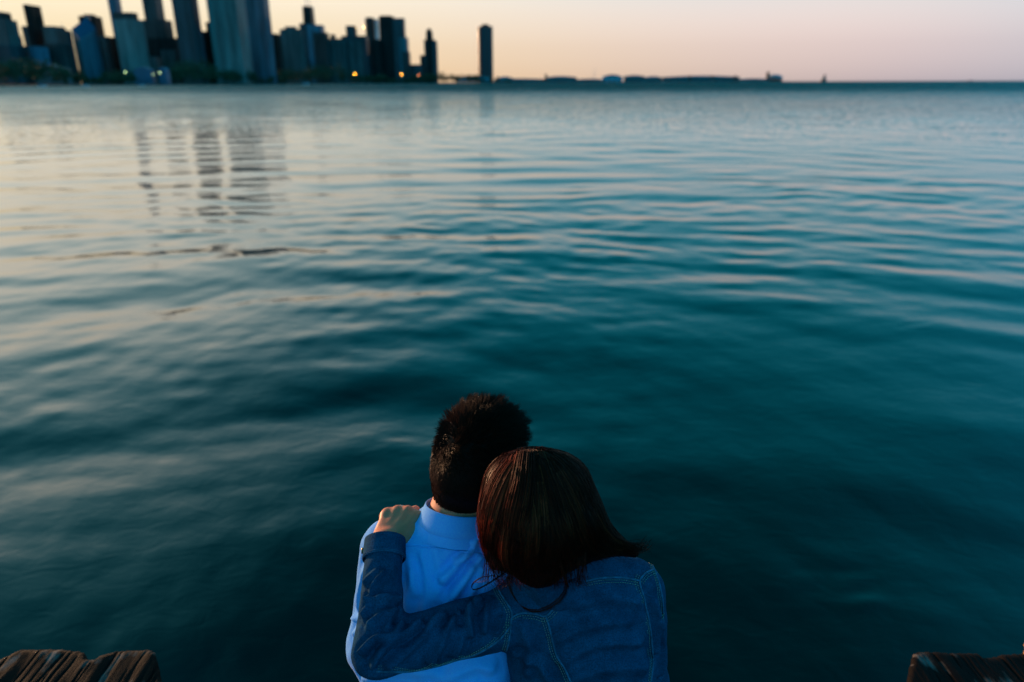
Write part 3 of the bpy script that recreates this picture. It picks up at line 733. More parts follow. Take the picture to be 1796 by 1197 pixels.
def nets(fn, lo, hi, h):
    """surface nets on a grid; only blocks near the surface are evaluated finely"""
    lo = np.asarray(lo, float); hi = np.asarray(hi, float); B = 5
    nb = np.ceil((hi-lo)/(h*B)).astype(int); n = nb*B+1
    c = [lo[i]+(np.arange(nb[i])+0.5)*B*h for i in range(3)]
    G = np.stack(np.meshgrid(*c, indexing='ij'), -1).reshape(-1, 3).astype(np.float32)
    dc = fn(G).reshape(nb)
    D = np.repeat(np.repeat(np.repeat(np.where(dc > 0, 1.0, -1.0), B, 0), B, 1), B, 2).astype(np.float32)
    D = np.pad(D, ((0, 1),)*3, mode='edge')
    near = np.abs(dc) < B*h*1.9
    M = np.zeros(n, bool)
    for dx in (0, 1):
        for dy in (0, 1):
            for dz in (0, 1):
                m = np.repeat(np.repeat(np.repeat(near, B, 0), B, 1), B, 2)
                M[dx:dx+m.shape[0], dy:dy+m.shape[1], dz:dz+m.shape[2]] |= m
    I = np.argwhere(M)
    D[M] = fn((lo+I*h).astype(np.float32))
    s = D < 0
    def cs(A, i, j, k): return A[i:A.shape[0]-1+i, j:A.shape[1]-1+j, k:A.shape[2]-1+k]
    cnt = sum(cs(s, i, j, k).astype(np.int8) for i in (0, 1) for j in (0, 1) for k in (0, 1))
    act = (cnt > 0) & (cnt < 8)
    ci = np.argwhere(act); vid = -np.ones(act.shape, np.int64); vid[act] = np.arange(len(ci))
    acc = np.zeros((len(ci), 3)); num = np.zeros(len(ci))
    for ax in range(3):
        o = [a for a in range(3) if a != ax]
        for u in (0, 1):
            for v in (0, 1):
                a = ci.copy(); a[:, o[0]] += u; a[:, o[1]] += v; b = a.copy(); b[:, ax] += 1
                da = D[tuple(a.T)]; db = D[tuple(b.T)]; cr = (da < 0) != (db < 0)
                t = np.where(cr, da/np.where(da == db, 1, da-db), 0)
                pos = a.astype(float); pos[:, ax] += t
                acc += pos*cr[:, None]; num += cr
    V = lo+acc/num[:, None]*h
    F = []
    for ax in range(3):
        o1, o2 = (ax+1) % 3, (ax+2) % 3
        sl = [slice(None)]*3; sl2 = [slice(None)]*3; sl[ax] = slice(0, -1); sl2[ax] = slice(1, None)
        x = s[tuple(sl)] != s[tuple(sl2)]
        E = np.argwhere(x); E = E[(E[:, o1] > 0) & (E[:, o2] > 0) & (E[:, o1] < n[o1]-1) & (E[:, o2] < n[o2]-1)]
        q = []
        for du, dv in ((-1, -1), (0, -1), (0, 0), (-1, 0)):
            g = E.copy(); g[:, o1] += du; g[:, o2] += dv; q.append(vid[tuple(g.T)])
        q = np.stack(q, 1); flip = ~s[tuple(E.T)]
        q[flip] = q[flip][:, ::-1]; F.append(q)
    F = np.concatenate(F); F = F[(F >= 0).all(1)]
    V = V.astype(np.float32)
    for _ in range(2):
        N = grad(fn, V); V = V-N*np.clip(fn(V), -h, h)[:, None]
    return V, F
def grad(fn, V, e=0.002):
    g = np.stack([fn(V+A3(*(e if i == a else 0 for i in range(3))))-fn(V-A3(*(e if i == a else 0 for i in range(3)))) for a in range(3)], 1)
    return (g/(np.linalg.norm(g, axis=1)[:, None]+1e-9)).astype(np.float32)
def vnormals(V, F):
    n = np.cross(V[F[:, 2]]-V[F[:, 0]], V[F[:, 3]]-V[F[:, 1]]); N = np.zeros_like(V)
    for i in range(4): np.add.at(N, F[:, i], n)
    return N/(np.linalg.norm(N, axis=1)[:, None]+1e-12)
def poly_dist(V, P):
    best = np.full(len(V), 9.0)
    for a, b in zip(P[:-1], P[1:]):
        ab = b-a; t = np.clip(((V-a)@ab)/(ab@ab+1e-12), 0, 1); v = V-a-t[:, None]*ab
        best = np.minimum(best, np.sqrt((v*v).sum(1)))
    return best
def spline(P, n):
    P = np.array([tuple(p) for p in P], float)
    if len(P) < 3: t = np.linspace(0, 1, n)[:, None]; return P[0]*(1-t)+P[-1]*t
    Q = np.vstack([2*P[0]-P[1], P, 2*P[-1]-P[-2]]); out = []
    for u in np.linspace(0, len(P)-1, n):
        i = min(int(u), len(P)-2); t = u-i; a, b, c, d = Q[i:i+4]
        out.append(0.5*((2*b)+(c-a)*t+(2*a-5*b+4*c-d)*t*t+(3*b-a-3*c+d)*t**3))
    return np.array(out)
def bvh_of(V, F): return BVHTree.FromPolygons([tuple(v) for v in V], [tuple(f) for f in F.tolist()])
def cast(bvh, px, py, lift=0.0):
    d = ray(px, py).normalized(); loc, nor, _, _ = bvh.ray_cast(CAM, d)
    if loc is None: return None, None
    return np.array(loc+nor*lift), np.array(nor)
def cast_line(bvh, pts, n=None, lift=0.0):
    """a line drawn over the garment, laid on its real surface"""
    n = n or max(8, int(sum(math.dist(pts[i], pts[i+1]) for i in range(len(pts)-1))/5))
    out = []; nor = []
    for p in spline([(x, y, 0) for x, y in pts], n):
        q, m = cast(bvh, p[0], p[1], lift)
        if q is not None and (not out or np.linalg.norm(q-out[-1]) < 0.05): out.append(q); nor.append(m)
    return np.array(out), np.array(nor)
def folds(V, F, bvh, lines, gain=1.6):
    """cloth folds: rounded ridges with a hollow beside them"""
    N = vnormals(V, F); D = np.zeros(len(V))
    for pts, amp, w in lines:
        P, _ = cast_line(bvh, pts)
        if len(P) < 2: continue
        d = poly_dist(V, P)
        D += gain*amp*(np.exp(-(d/w)**1.4)-0.60*np.exp(-((d-1.8*w)/w)**2))
    return V+N*D[:, None]
def wrinkle(V, F, amp, scale, seed=0, stretch=(1, 1, 1)):
    N = vnormals(V, F); s = np.array(stretch)*scale
    d = np.array([noise.noise(Vector(tuple(v*s))+Vector((seed*7.3, 0, 0)))+0.45*noise.noise(Vector(tuple(v*s*2.3))+Vector((0, seed*3.1, 0))) for v in V])
    return V+N*(d*amp)[:, None]
def tube(P, r, seg_n=6, taper=False, up=None):
    P = np.asarray(P, float); n = len(P); V = []; F = []
    T = np.gradient(P, axis=0); T /= np.linalg.norm(T, axis=1)[:, None]+1e-12
    ref = np.array([0.13, 0.31, 0.94]) if up is None else np.array(up)
    for i in range(n):
        a = np.cross(T[i], ref); a /= np.linalg.norm(a)+1e-12; b = np.cross(T[i], a)
        rr = (r[i] if hasattr(r, '__len__') else r)
        for k in range(seg_n):
            t = 2*math.pi*k/seg_n; V.append(P[i]+rr*(a*math.cos(t)+b*math.sin(t)))
    for i in range(n-1):
        for k in range(seg_n):
            k2 = (k+1) % seg_n; F.append((i*seg_n+k, i*seg_n+k2, (i+1)*seg_n+k2, (i+1)*seg_n+k))
    F.append(tuple(range(seg_n-1, -1, -1))); F.append(tuple((n-1)*seg_n+k for k in range(seg_n)))
    return V, F
def strands_mesh(name, S, r0, r1):
    """S: (strands, points, 3) array -> thin three-sided hairs"""
    S = np.asarray(S, np.float32); n, m, _ = S.shape
    T = np.gradient(S, axis=1); T /= np.linalg.norm(T, axis=2, keepdims=True)+1e-9
    ref = A3(0.31, 0.22, 0.92); a = np.cross(T, ref); a /= np.linalg.norm(a, axis=2, keepdims=True)+1e-9; b = np.cross(T, a)
    rr = (r0+(r1-r0)*np.linspace(0, 1, m)**1.5)[None, :, None]
    V = np.stack([S+rr*(a*math.cos(t)+b*math.sin(t)) for t in (0, 2.094, 4.189)], 2)      # n,m,3,3
    idx = np.arange(n*m*3).reshape(n, m, 3)
    F = np.concatenate([np.stack([idx[:, :-1, k], idx[:, :-1, (k+1) % 3], idx[:, 1:, (k+1) % 3], idx[:, 1:, k]], -1).reshape(-1, 4) for k in range(3)])
    return np_mesh(name, V.reshape(-1, 3), F)

def cloth(name, col, vary=0.15, weave=900.0, sheen=0.3, rough=0.85, dark=None, patch=9.0, bump=0.15, grain=0.35):
    m, nt, b = material(name); N, L = nt.nodes, nt.links
    tc = N.new('ShaderNodeTexCoord')
    n1 = N.new('ShaderNodeTexNoise'); n1.inputs['Scale'].default_value = patch; n1.inputs['Detail'].default_value = 6; L.new(tc.outputs['Object'], n1.inputs[0])
    rp = N.new('ShaderNodeValToRGB'); e = rp.color_ramp.elements; e[0].position = 0.3; e[1].position = 0.72
    e[0].color = (*[c*(1-vary) for c in (dark or col)], 1); e[1].color = (*[min(1, c*(1+vary)) for c in col], 1)
    L.new(n1.outputs[0], rp.inputs[0])
    n2 = N.new('ShaderNodeTexNoise'); n2.inputs['Scale'].default_value = weave; n2.inputs['Detail'].default_value = 2; L.new(tc.outputs['Object'], n2.inputs[0])
    mx = N.new('ShaderNodeMix'); mx.data_type = 'RGBA'; mx.blend_type = 'OVERLAY'; mx.inputs[0].default_value = grain
    L.new(rp.outputs[0], mx.inputs[6]); L.new(n2.outputs[0], mx.inputs[7]); L.new(mx.outputs[2], b.inputs['Base Color'])
    bp = N.new('ShaderNodeBump'); bp.inputs['Strength'].default_value = bump; bp.inputs['Distance'].default_value = 0.002
    L.new(n2.outputs[0], bp.inputs['Height']); L.new(bp.outputs[0], b.inputs['Normal'])
    b.inputs['Roughness'].default_value = rough; b.inputs['Specular IOR Level'].default_value = 0.15
    b.inputs['Sheen Weight'].default_value = sheen; b.inputs['Sheen Roughness'].default_value = 0.4
    return m
# ------------------------------------------------------------------ materials for the couple
M_SKIN, _nt, _b = material('skin')
_n = _nt.nodes.new('ShaderNodeTexNoise'); _n.inputs['Scale'].default_value = 60; _n.inputs['Detail'].default_value = 4
_t = _nt.nodes.new('ShaderNodeTexCoord'); _nt.links.new(_t.outputs['Object'], _n.inputs[0])
_r2 = _nt.nodes.new('ShaderNodeValToRGB'); _r2.color_ramp.elements[0].color = (0.66, 0.165, 0.075, 1); _r2.color_ramp.elements[1].color = (0.80, 0.235, 0.115, 1)
_nt.links.new(_n.outputs[0], _r2.inputs[0]); _nt.links.new(_r2.outputs[0], _b.inputs['Base Color'])
_b.inputs['Roughness'].default_value = 0.5; _b.inputs['Subsurface Weight'].default_value = 0.15; _b.inputs['Subsurface Scale'].default_value = 0.01
M_SHIRT = cloth('shirt_blue_cotton', (0.15, 0.44, 0.95), 0.05, 500, 0.15, bump=0.3)
M_DENIM = cloth('denim_blue', (0.006, 0.062, 0.125), 0.14, 420, 0.05, dark=(0.004, 0.046, 0.096), patch=30, bump=0.6, grain=0.9)
M_DENIM.node_tree.nodes['Principled BSDF'].inputs['Specular IOR Level'].default_value = 0.04
M_DENIM.node_tree.nodes['Principled BSDF'].inputs['Sheen Weight'].default_value = 0.0
M_STITCH = cloth('stitch_thread', (0.34, 0.30, 0.24), 0.2, 300, 0.1)
M_SEAM = cloth('denim_seam_worn', (0.03, 0.11, 0.19), 0.5, 500, 0.05, patch=120)
M_CHINO = cloth('trousers_dark', (0.02, 0.025, 0.035), 0.2, 900, 0.1)
M_JEANS = cloth('jeans_dark', (0.01, 0.02, 0.045), 0.3, 900, 0.1)
M_SHOE = plain('shoe_leather', (0.03, 0.022, 0.018), 0.5, scale=20)
M_SOLE = plain('shoe_sole', (0.35, 0.33, 0.3), 0.8, scale=20)
def hair_mat(name, c0, c1, rough=0.45, lo=0.4, hi=0.95):
    """every hair has its own shade between two colours"""
    m, nt, b = material(name)
    g = nt.nodes.new('ShaderNodeNewGeometry'); rp = nt.nodes.new('ShaderNodeValToRGB')
    rp.color_ramp.elements[0].position = lo; rp.color_ramp.elements[1].position = hi
    rp.color_ramp.elements[0].color = (*c0, 1); rp.color_ramp.elements[1].color = (*c1, 1)
    nt.links.new(g.outputs['Random Per Island'], rp.inputs[0]); nt.links.new(rp.outputs[0], b.inputs['Base Color'])
    b.inputs['Roughness'].default_value = rough; b.inputs['Specular IOR Level'].default_value = 0.06
    return m
M_HAIR_M = hair_mat('hair_black', (0.020, 0.006, 0.004), (0.050, 0.012, 0.006))
M_HAIR_W = hair_mat('hair_dark_auburn', (0.040, 0.004, 0.002), (0.13, 0.013, 0.005))
M_HAIR_H = hair_mat('hair_auburn_sunlit', (0.12, 0.011, 0.004), (0.36, 0.040, 0.013))  # redder locks: random tint, plus sun glow painted into the left side
M_SILVER = plain('ring_silver', (0.8, 0.78, 0.75), 0.2, 1.0)
M_EYE = plain('eye_white', (0.8, 0.78, 0.75), 0.2)

def np_obj(name, V, F, mat, parent, smooth=True):
    o = link(name, np_mesh(name, V, F), mat, parent, smooth); return o
def py_obj(name, V, F, mat, parent, smooth=True):
    return link(name, mesh(name, V, F), mat, parent, smooth)

def head_fn(C, M, s=1.0, ears=True):
    C = np.asarray(C, np.float32)
    def f(p):
        q = ((p-C)@M)/s
        d = ell(q, A3(0, -.008, .022), (.077, .097, .092))
        d = smin(d, ell(q, A3(0, .030, -.045), (.060, .066, .078)), .04)
        d = smin(d, ell(q, A3(0, .052, -.092), (.030, .030, .022)), .03)          # chin
        d = smin(d, ell(q, A3(0, .098, -.030), (.013, .020, .024)), .014)         # nose
        d = smin(d, ell(q, A3(0, .088, .004), (.05, .014, .010)), .02)            # brow
        d = smin(d, ell(q, A3(0, .090, -.064), (.022, .010, .007)), .008)         # lips
        for sx in (-1, 1):
            d = smax(d, -ell(q, A3(sx*.032, .104, -.010), (.017, .016, .010)), .012)
            if ears:
                e = ell(q, A3(sx*.079, -.004, -.016), (.011, .021, .033))
                e = smax(e, -ell(q, A3(sx*.090, .0, -.014), (.008, .012, .020)), .006)
                d = smin(d, e, .010)
        return d*s
    return f
def hand_prims(W, d, n, side, size=1.0, curl=(25, 45, 40), spread=0.05, thumb=(0.5, 0.75, -0.15)):
    """capsules of a hand: wrist W, direction d, back-of-hand normal n, side = +1 when the thumb lies towards cross(d, n)"""
    d = np.array(d, float); d /= np.linalg.norm(d); n = np.array(n, float); n -= d*(n@d); n /= np.linalg.norm(n)
    t = np.cross(d, n)*side; W = np.array(W, float); L = []
    K = []
    for i, (u, l, fl, r) in enumerate(((.030, .084, .078, .0088), (.010, .088, .086, .0090), (-.011, .084, .080, .0086), (-.030, .075, .064, .0078))):
        k = W+size*(t*u+d*l+n*(.004-.006*abs(i-1.3)/2)); K.append(k)
        L.append((W+size*(t*u*.55+d*.012), k, .0135*size, .0105*size))
        a = 0; p = k
        for j, (fr, cu) in enumerate(zip((.46, .30, .24), curl)):
            a += cu; dd = d*math.cos(R(a))-n*math.sin(R(a))+t*spread*(1.2-i*.8)*(1 if j == 0 else 0.3)
            q = p+dd*fl*fr*size; L.append((p, q, (r-.0006*j)*size, (r-.0006*(j+1))*size)); p = q
    for k in K: L.append((k-d*.004*size, k+d*.004*size, .0118*size, .0112*size))
    a0 = W+size*(t*.022+d*.022-n*.006); a1 = a0+size*(t*.026*thumb[0]*2+d*.030)-n*.004*size
    a2 = a1+size*(t*thumb[0]+d*thumb[1]+n*thumb[2])*.032/np.linalg.norm(thumb); a3 = a2+size*(t*thumb[0]*.2+d*thumb[1]+n*(thumb[2]-.35))*.026/np.linalg.norm(thumb)
    L += [(a0, a1, .0145*size, .0115*size), (a1, a2, .0108*size, .0098*size), (a2, a3, .0097*size, .0080*size)]
    return [(np.asarray(a, np.float32), np.asarray(b, np.float32), ra, rb) for a, b, ra, rb in L], K, t
def hand_fn(prims):
    def f(p):
        lo = np.min([np.minimum(a, b) for a, b, _, _ in prims], 0)-.04; hi = np.max([np.maximum(a, b) for a, b, _, _ in prims], 0)+.04
        out = np.maximum(np.maximum(lo-p, p-hi).max(1), 0)+0.03
        m = ((p > lo) & (p < hi)).all(1)
        if m.any():
            q = p[m]; d = None
            for i, (a, b, ra, rb) in enumerate(prims):
                s = seg(q, a, b, ra, rb)
                d = s if d is None else smin(d, s, .005 if (i % 4 and i < 16) else .009)
            out[m] = d
        return out.astype(np.float32)
    return f
def union(*fk):
    def f(p):
        d = fk[0](p)
        for i in range(1, len(fk), 2): d = smin(d, fk[i](p), fk[i+1])
        return d
    return f
def shoe(parent, ankle, yaw=0.0):
    ax, ay, az = ankle
    M = frame((math.sin(yaw), math.cos(yaw), -.25), (0, 0, 1)); C = A3(*ankle)
    def f(p):
        q = (p-C)@M
        d = smin(ell(q, A3(0, .07, -.065), (.042, .115, .034)), seg(q, A3(0, -.01, -.06), A3(0, -.005, .005), .043, .040), .03)
        return smax(d, -(q[:, 2]+.088), .006)
    V, F = nets(f, C-.22, C+.24, .006)
    o = np_obj('shoe', V, F, M_SHOE, parent)
    pts = []
    for k in range(28):
        t = 2*math.pi*k/28; pts.append(((.043+.004*math.sin(t))*math.cos(t), .055+.125*math.sin(t)))
    v = [tuple(C+M@A3(x, y, z)) for z in (-.100, -.086) for x, y in pts]; n = len(pts)
    f2 = [(i, (i+1) % n, n+(i+1) % n, n+i) for i in range(n)]+[tuple(range(n, 2*n)), tuple(range(n-1, -1, -1))]
    so = py_obj('sole', v, f2, M_SOLE, None, False); so.parent = o
def band(axis_a, axis_b, prof, seg_n=36, e=None, flat=1.0, wav=0.0, ph=0.0):
    """ring-shaped piece of cloth round the axis a->b; prof: (t along the axis, radius)"""
    a = np.array(axis_a, float); b = np.array(axis_b, float); T = (b-a)/np.linalg.norm(b-a)
    ref = np.array(e, float) if e is not None else np.array([1, 0, 0.]); u = ref-T*(ref@T); u /= np.linalg.norm(u); w = np.cross(T, u)
    V = []; n = len(prof); F = []
    for t, r in prof:
        c = a+(b-a)*t
        for k in range(seg_n):
            g = 2*math.pi*k/seg_n; rr = r*(1+wav*math.sin(3*g+ph)+wav*.6*math.sin(7*g+ph*2))
            V.append(c+rr*(u*math.cos(g)+w*flat*math.sin(g)))
    for i in range(n-1):
        for k in range(seg_n):
            k2 = (k+1) % seg_n; F.append((i*seg_n+k, i*seg_n+k2, (i+1)*seg_n+k2, (i+1)*seg_n+k))
    return V, F

# ------------------------------------------------------------------ the man
MAN = empty('person', (-.15, 1.12, DECK), 'person with short black hair in a blue shirt, seen from behind', 'person', 'couple sitting on the dock edge')
H_M = Wd(-.068, 1.262, .734); MH = frame((math.sin(R(28)), math.cos(R(28)), -.20), (.22, 0, .97))
M_SH_L, M_EL_L, M_WR_L = Wd(-.243, 1.195, .575), Wd(-.283, 1.165, .36), Wd(-.19, 1.385, .235)
M_SH_R, M_EL_R, M_WR_R = Wd(.010, 1.205, .565), Wd(.055, 1.235, .34), Wd(-.05, 1.43, .235)
man_rows = [(-.005, -.150, 1.13, .165, .130), (.10, -.155, 1.115, .160, .118), (.25, -.152, 1.11, .152, .108), (.40, -.142, 1.145, .160, .110), (.50, -.130, 1.175, .160, .106), (.57, -.122, 1.195, .150, .092), (.612, -.116, 1.207, .108, .076), (.638, -.113, 1.211, .076, .068), (.656, -.111, 1.214, .062, .060)]
def man_shirt(p):
    d = loft(p, man_rows)
    for S, E, Wr in ((M_SH_L, M_EL_L, M_WR_L), (M_SH_R, M_EL_R, M_WR_R)):
        d = smin(d, seg(p, S, E, .060, .050), .035)
        d = smin(d, seg(p, E, Wr, .050, .038), .03)
    return d
hl_prims, _, _ = hand_prims(M_WR_L+A3(0, 0, -.004), (.62, .68, -.30), (-.1, .3, .9), -1, 1.06)
hr_prims, _, _ = hand_prims(M_WR_R+A3(0, 0, -.004), (-.62, .60, -.30), (.1, .3, .9), 1, 1.06)
def man_body(p):
    d = head_fn(H_M, MH)(p)
    d = smin(d, seg(p, H_M+MH@A3(0, -.022, -.055), Wd(-.113, 1.212, .62), .057, .063), .03)
    d = smin(d, seg(p, M_SH_L+A3(.02, 0, -.01), M_SH_R+A3(-.02, 0, -.01), .045, .045), .05)
    for S, E, Wr, hp in ((M_SH_L, M_EL_L, M_WR_L, hl_prims), (M_SH_R, M_EL_R, M_WR_R, hr_prims)):
        d = smin(d, chain(p, [S, E, Wr+A3(0, 0, -.004)], [.045, .038, .027]), .03)
        d = smin(d, hand_fn(hp)(p), .012)
    return d
V, F = nets(man_body, Wd(-.40, 1.0, .05), Wd(.16, 1.62, .96), .0042)
man_body_o = np_obj('body', V, F, M_SKIN, MAN)

V, F = nets(man_shirt, Wd(-.42, .93, -.04), Wd(.20, 1.52, .76), .0044)
b0 = bvh_of(V, F)
V = folds(V, F, b0, [
    ([(846, 938), (813, 982), (779, 1016)], .0075, .008), ([(842, 980), (813, 1021), (786, 1058)], .008, .009), ([(846, 1000), (826, 1040), (806, 1070)], .006, .007), ([(740, 975), (748, 1020), (742, 1070)], .003, .009), ([(846, 958), (822, 975), (800, 985)], .005, .006), ([(718, 985), (728, 1040)], .003, .008),
    ([(828, 1000), (800, 1048)], .003, .008), ([(764, 972), (770, 1012), (764, 1050)], .0022, .010),
    ([(722, 1010), (712, 1060), (716, 1090)], .003, .012), ([(800, 940), (830, 952)], .003, .008),
    ([(640, 1000), (630, 1040), (628, 1075)], .004, .010), ([(652, 960), (640, 985)], .003, .008),
    ([(620, 1085), (634, 1095), (650, 1100)], .006, .009), ([(622, 1110), (640, 1112)], .005, .009),
    ([(640, 1190), (700, 1178), (760, 1180)], .004, .012), ([(780, 1190), (830, 1170), (860, 1172)], .004, .012)])
V = wrinkle(V, F, .0030, 16, 1, (1.2, 1, .5)); V = wrinkle(V, F, .0011, 44, 4, (1.3, 1, .6))
V = V.astype(np.float32)
shirt = np_obj('shirt', V, F, M_SHIRT, MAN)
bs = bvh_of(V, F)
# collar: stand and turned-down leaf, rising round the neck
ca, cb = Wd(-.1135, 1.210, .621), Wd(-.1085, 1.220, .656)
Vc, Fc = band(ca, cb, [(-.06, .0755), (.06, .0775), (.35, .0740), (.75, .0690), (.98, .0662), (1.05, .0645), (.98, .0625), (.4, .062), (-.3, .062)], 48, None, .98, .006, .5)
collar = py_obj('collar', Vc, Fc, M_SHIRT, None); collar.parent = shirt
def sub_part(o, par):
    """child of a part: parts carry no offset of their own beyond the thing's"""
    o.parent = par; o.matrix_parent_inverse = Matrix.Identity(4)
    return o
def seam_tube(bvh, pts, r, mat, par, name='seam', lift=0.0006):
    P, _ = cast_line(bvh, pts, None, lift)
    if len(P) < 3: return None
    v, f = tube(P, r); return sub_part(py_obj(name, v, f, mat, None), par)
seam_tube(bs, [(700, 957), (740, 959), (790, 965), (842, 972)], .0013, M_SHIRT, shirt)
Vc, Fc = band(ca, cb, [(-.55, .0800), (-.35, .0795), (-.10, .0762), (-.04, .0755)], 48, None, .98, .006, .5)
sub_part(py_obj('collar_seam', Vc, Fc, M_SHIRT, None), shirt)

# trousers and shoes
def legs(hips, knees, ankles, r):
    def f(p):
        d = None
        for H, K, An in zip(hips, knees, ankles):
            q = chain(p, [H, K, An], r, .03); d = q if d is None else smin(d, q, .03)
        return smin(d, ell(p, (hips[0]+hips[1])/2+A3(0, -.01, .02), (.165, .125, .095)), .04)
    return f
mh = [Wd(-.235, 1.17, .092), Wd(-.075, 1.17, .092)]; mk = [Wd(-.245, 1.585, .085), Wd(-.075, 1.60, .085)]; ma = [Wd(-.23, 1.56, -.36), Wd(-.09, 1.57, -.36)]
V, F = nets(legs(mh, mk, ma, [.082, .062, .047]), Wd(-.42, .95, -.46), Wd(.12, 1.75, .26), .008)
V = wrinkle(V, F, .004, 12, 3)
np_obj('trousers', V, F, M_CHINO, MAN)
for a in ma: shoe(MAN, a)

# hair: a dark cap with thousands of short hairs standing off it
WHORL = np.array([-.022, -.088, .062])
def hair_len(q):
    top = np.clip((q[:, 2]-.01)/.09, 0, 1)
    return .009+.030*top**1.1
def hairline(q):      # > 0 where hair grows (head coordinates)
    back = q[:, 2]+.080-np.clip(q[:, 1]+.045, 0, 1)*1.15
    return np.minimum(back, .115-q[:, 1]+0*q[:, 2])
def man_cap_q(q):
    d = ell(q, A3(0, -.008, .022), (.0805, .1005, .0960))
    return smin(d, seg(q, A3(0, -.045, -.02), A3(0, -.030, -.085), .064, .054), .03)
def man_cap(p):
    q = (p-H_M)@MH
    return smax(man_cap_q(q), -hairline(q)*.8, .01)
V, F = nets(man_cap, H_M-.18, H_M+.16, .005)
man_hair = np_obj('hair', V, F, M_HAIR_M, MAN)
def man_strands(V, F):
    rng = np.random.default_rng(2); n = 23000
    tri = F[rng.integers(0, len(F), n)]; w = rng.random((n, 2)); p = V[tri[:, 0]]*(1-w[:, :1])+V[tri[:, 1]]*w[:, :1]; p2 = V[tri[:, 3]]*(1-w[:, :1])+V[tri[:, 2]]*w[:, :1]
    q = ((p*(1-w[:, 1:])+p2*w[:, 1:])-H_M)@MH
    q = q[man_cap_q(q) > -.004]; q = q[hairline(q)+rng.normal(0, .003, len(q)) > 0].astype(np.float32)
    nn = grad(man_cap_q, q); q = (q-nn*.002).astype(float); nn = nn.astype(float)
    away = q-WHORL; dist = np.linalg.norm(away, axis=1); away -= nn*(away*nn).sum(1)[:, None]; away /= np.linalg.norm(away, axis=1)[:, None]+1e-6
    swirl = np.cross(nn, away); w = np.exp(-dist/.05)
    t = away*(1-.5*w)[:, None]+swirl*(.9*w)[:, None]
    down = np.clip(-q[:, 2]/.06+.4, 0, 1)
    clump = np.array([noise.noise_vector(Vector(tuple(x*42))) for x in q])
    d = nn*(.52+.26*np.clip(q[:, 2]/.09, 0, 1)-.20*down-.25*w)[:, None]+t*.60+np.array([0, 0, -1])*(.45*down)[:, None]+clump*.08+rng.normal(0, .07, q.shape)
    d /= np.linalg.norm(d, axis=1)[:, None]
    L = hair_len(q)*rng.uniform(.65, 1.12, len(q))*(1+.35*clump[:, 0])
    S = []
    for s in (0, .35, .7, 1.0):
        S.append(q+d*(L*s)[:, None]-nn*(.10*L*s*s)[:, None])
    S = np.stack(S, 1)
    cen = rng.choice(len(q), 900, replace=False); nb = np.concatenate([cen[((c[:, None, :]-q[None, cen, :])**2).sum(2).argmin(1)] for c in np.array_split(q, 12)])
    tp = np.clip((q[:, 2]-.035)/.05, 0, 1)[:, None]      # on top neighbouring hairs lean together into small tufts
    for k, f in ((1, .10), (2, .30), (3, .50)):
        S[:, k] = S[:, k]*(1-f*tp)+(S[nb, k]+(q-q[nb])*.35)*f*tp
    return S@MH.T.astype(float)+H_M
o = link('hair_strands', strands_mesh('hair_strands', man_strands(V, F), .00048, .00014), M_HAIR_M, MAN); o['kind'] = 'stuff'

# ------------------------------------------------------------------ the woman
WOM = empty('person', (.15, 1.08, DECK), 'person with long dark auburn hair in a denim jacket, leaning on the other', 'person', 'couple sitting on the dock edge')
H_W = Wd(.036, 1.122, .702); WH = frame((-.12, .97, -.22), (-.40, .02, .92))
W_SH_L, W_EL_L = Wd(.006, 1.065, .522), Wd(-.232, .978, .528)
_w = at_y(675, 950, 1.150); W_WR_L = A3(_w.x, _w.y, _w.z)
W_SH_R, W_EL_R, W_WR_R = Wd(.232, 1.100, .550), Wd(.262, 1.115, .31), Wd(.16, 1.32, .215)
wom_rows = [(.02, .165, 1.075, .160, .125), (.12, .155, 1.055, .142, .112), (.28, .142, 1.06, .132, .104), (.42, .130, 1.08, .142, .108), (.51, .122, 1.095, .142, .100), (.570, .122, 1.105, .132, .086), (.608, .110, 1.113, .094, .066), (.640, .096, 1.118, .057, .053), (.66, .09, 1.12, .052, .05)]
def wom_jacket(p):
    d = loft(p, wom_rows)
    d = smin(d, seg(p, W_SH_L, W_EL_L, .053, .045), .035)
    d = smin(d, seg(p, W_EL_L, W_WR_L+(W_EL_L-W_WR_L)*.20, .043, .034), .018)
    d = smin(d, seg(p, W_SH_R, W_EL_R, .054, .047), .035)
    d = smin(d, seg(p, W_EL_R, W_WR_R, .046, .036), .03)
    return d
_k = at_y(708, 898, 1.228)
hd = np.array(_k)-np.array(_w); whl, WK, w_t = hand_prims(W_WR_L-.006*hd/np.linalg.norm(hd), hd, (-.05, -.25, .95), 1, .98, (34, 46, 40), .05, (.34, .85, .02))
whr, _, _ = hand_prims(W_WR_R, (-.6, .62, -.3), (0, .3, .9), 1, .93)
def wom_body(p):
    d = head_fn(H_W, WH, .95)(p)
    d = smin(d, seg(p, H_W+WH@A3(0, -.02, -.05), Wd(.098, 1.115, .58), .050, .056), .03)
    d = smin(d, seg(p, W_SH_L+A3(.03, 0, -.01), W_SH_R+A3(-.02, 0, -.01), .04, .04), .05)
    for S, E, Wr, hp in ((W_SH_L, W_EL_L, W_WR_L, whl), (W_SH_R, W_EL_R, W_WR_R, whr)):
        d = smin(d, chain(p, [S, E, Wr], [.030, .024, .0225]), .03)
        d = smin(d, hand_fn(hp)(p), .012)
    return d
V, F = nets(wom_body, Wd(-.33, .90, .08), Wd(.34, 1.46, .90), .0030)
np_obj('body', V, F, M_SKIN, WOM)
V, F = nets(wom_jacket, Wd(-.32, .88, -.01), Wd(.36, 1.40, .70), .0038)
b0 = bvh_of(V, F)
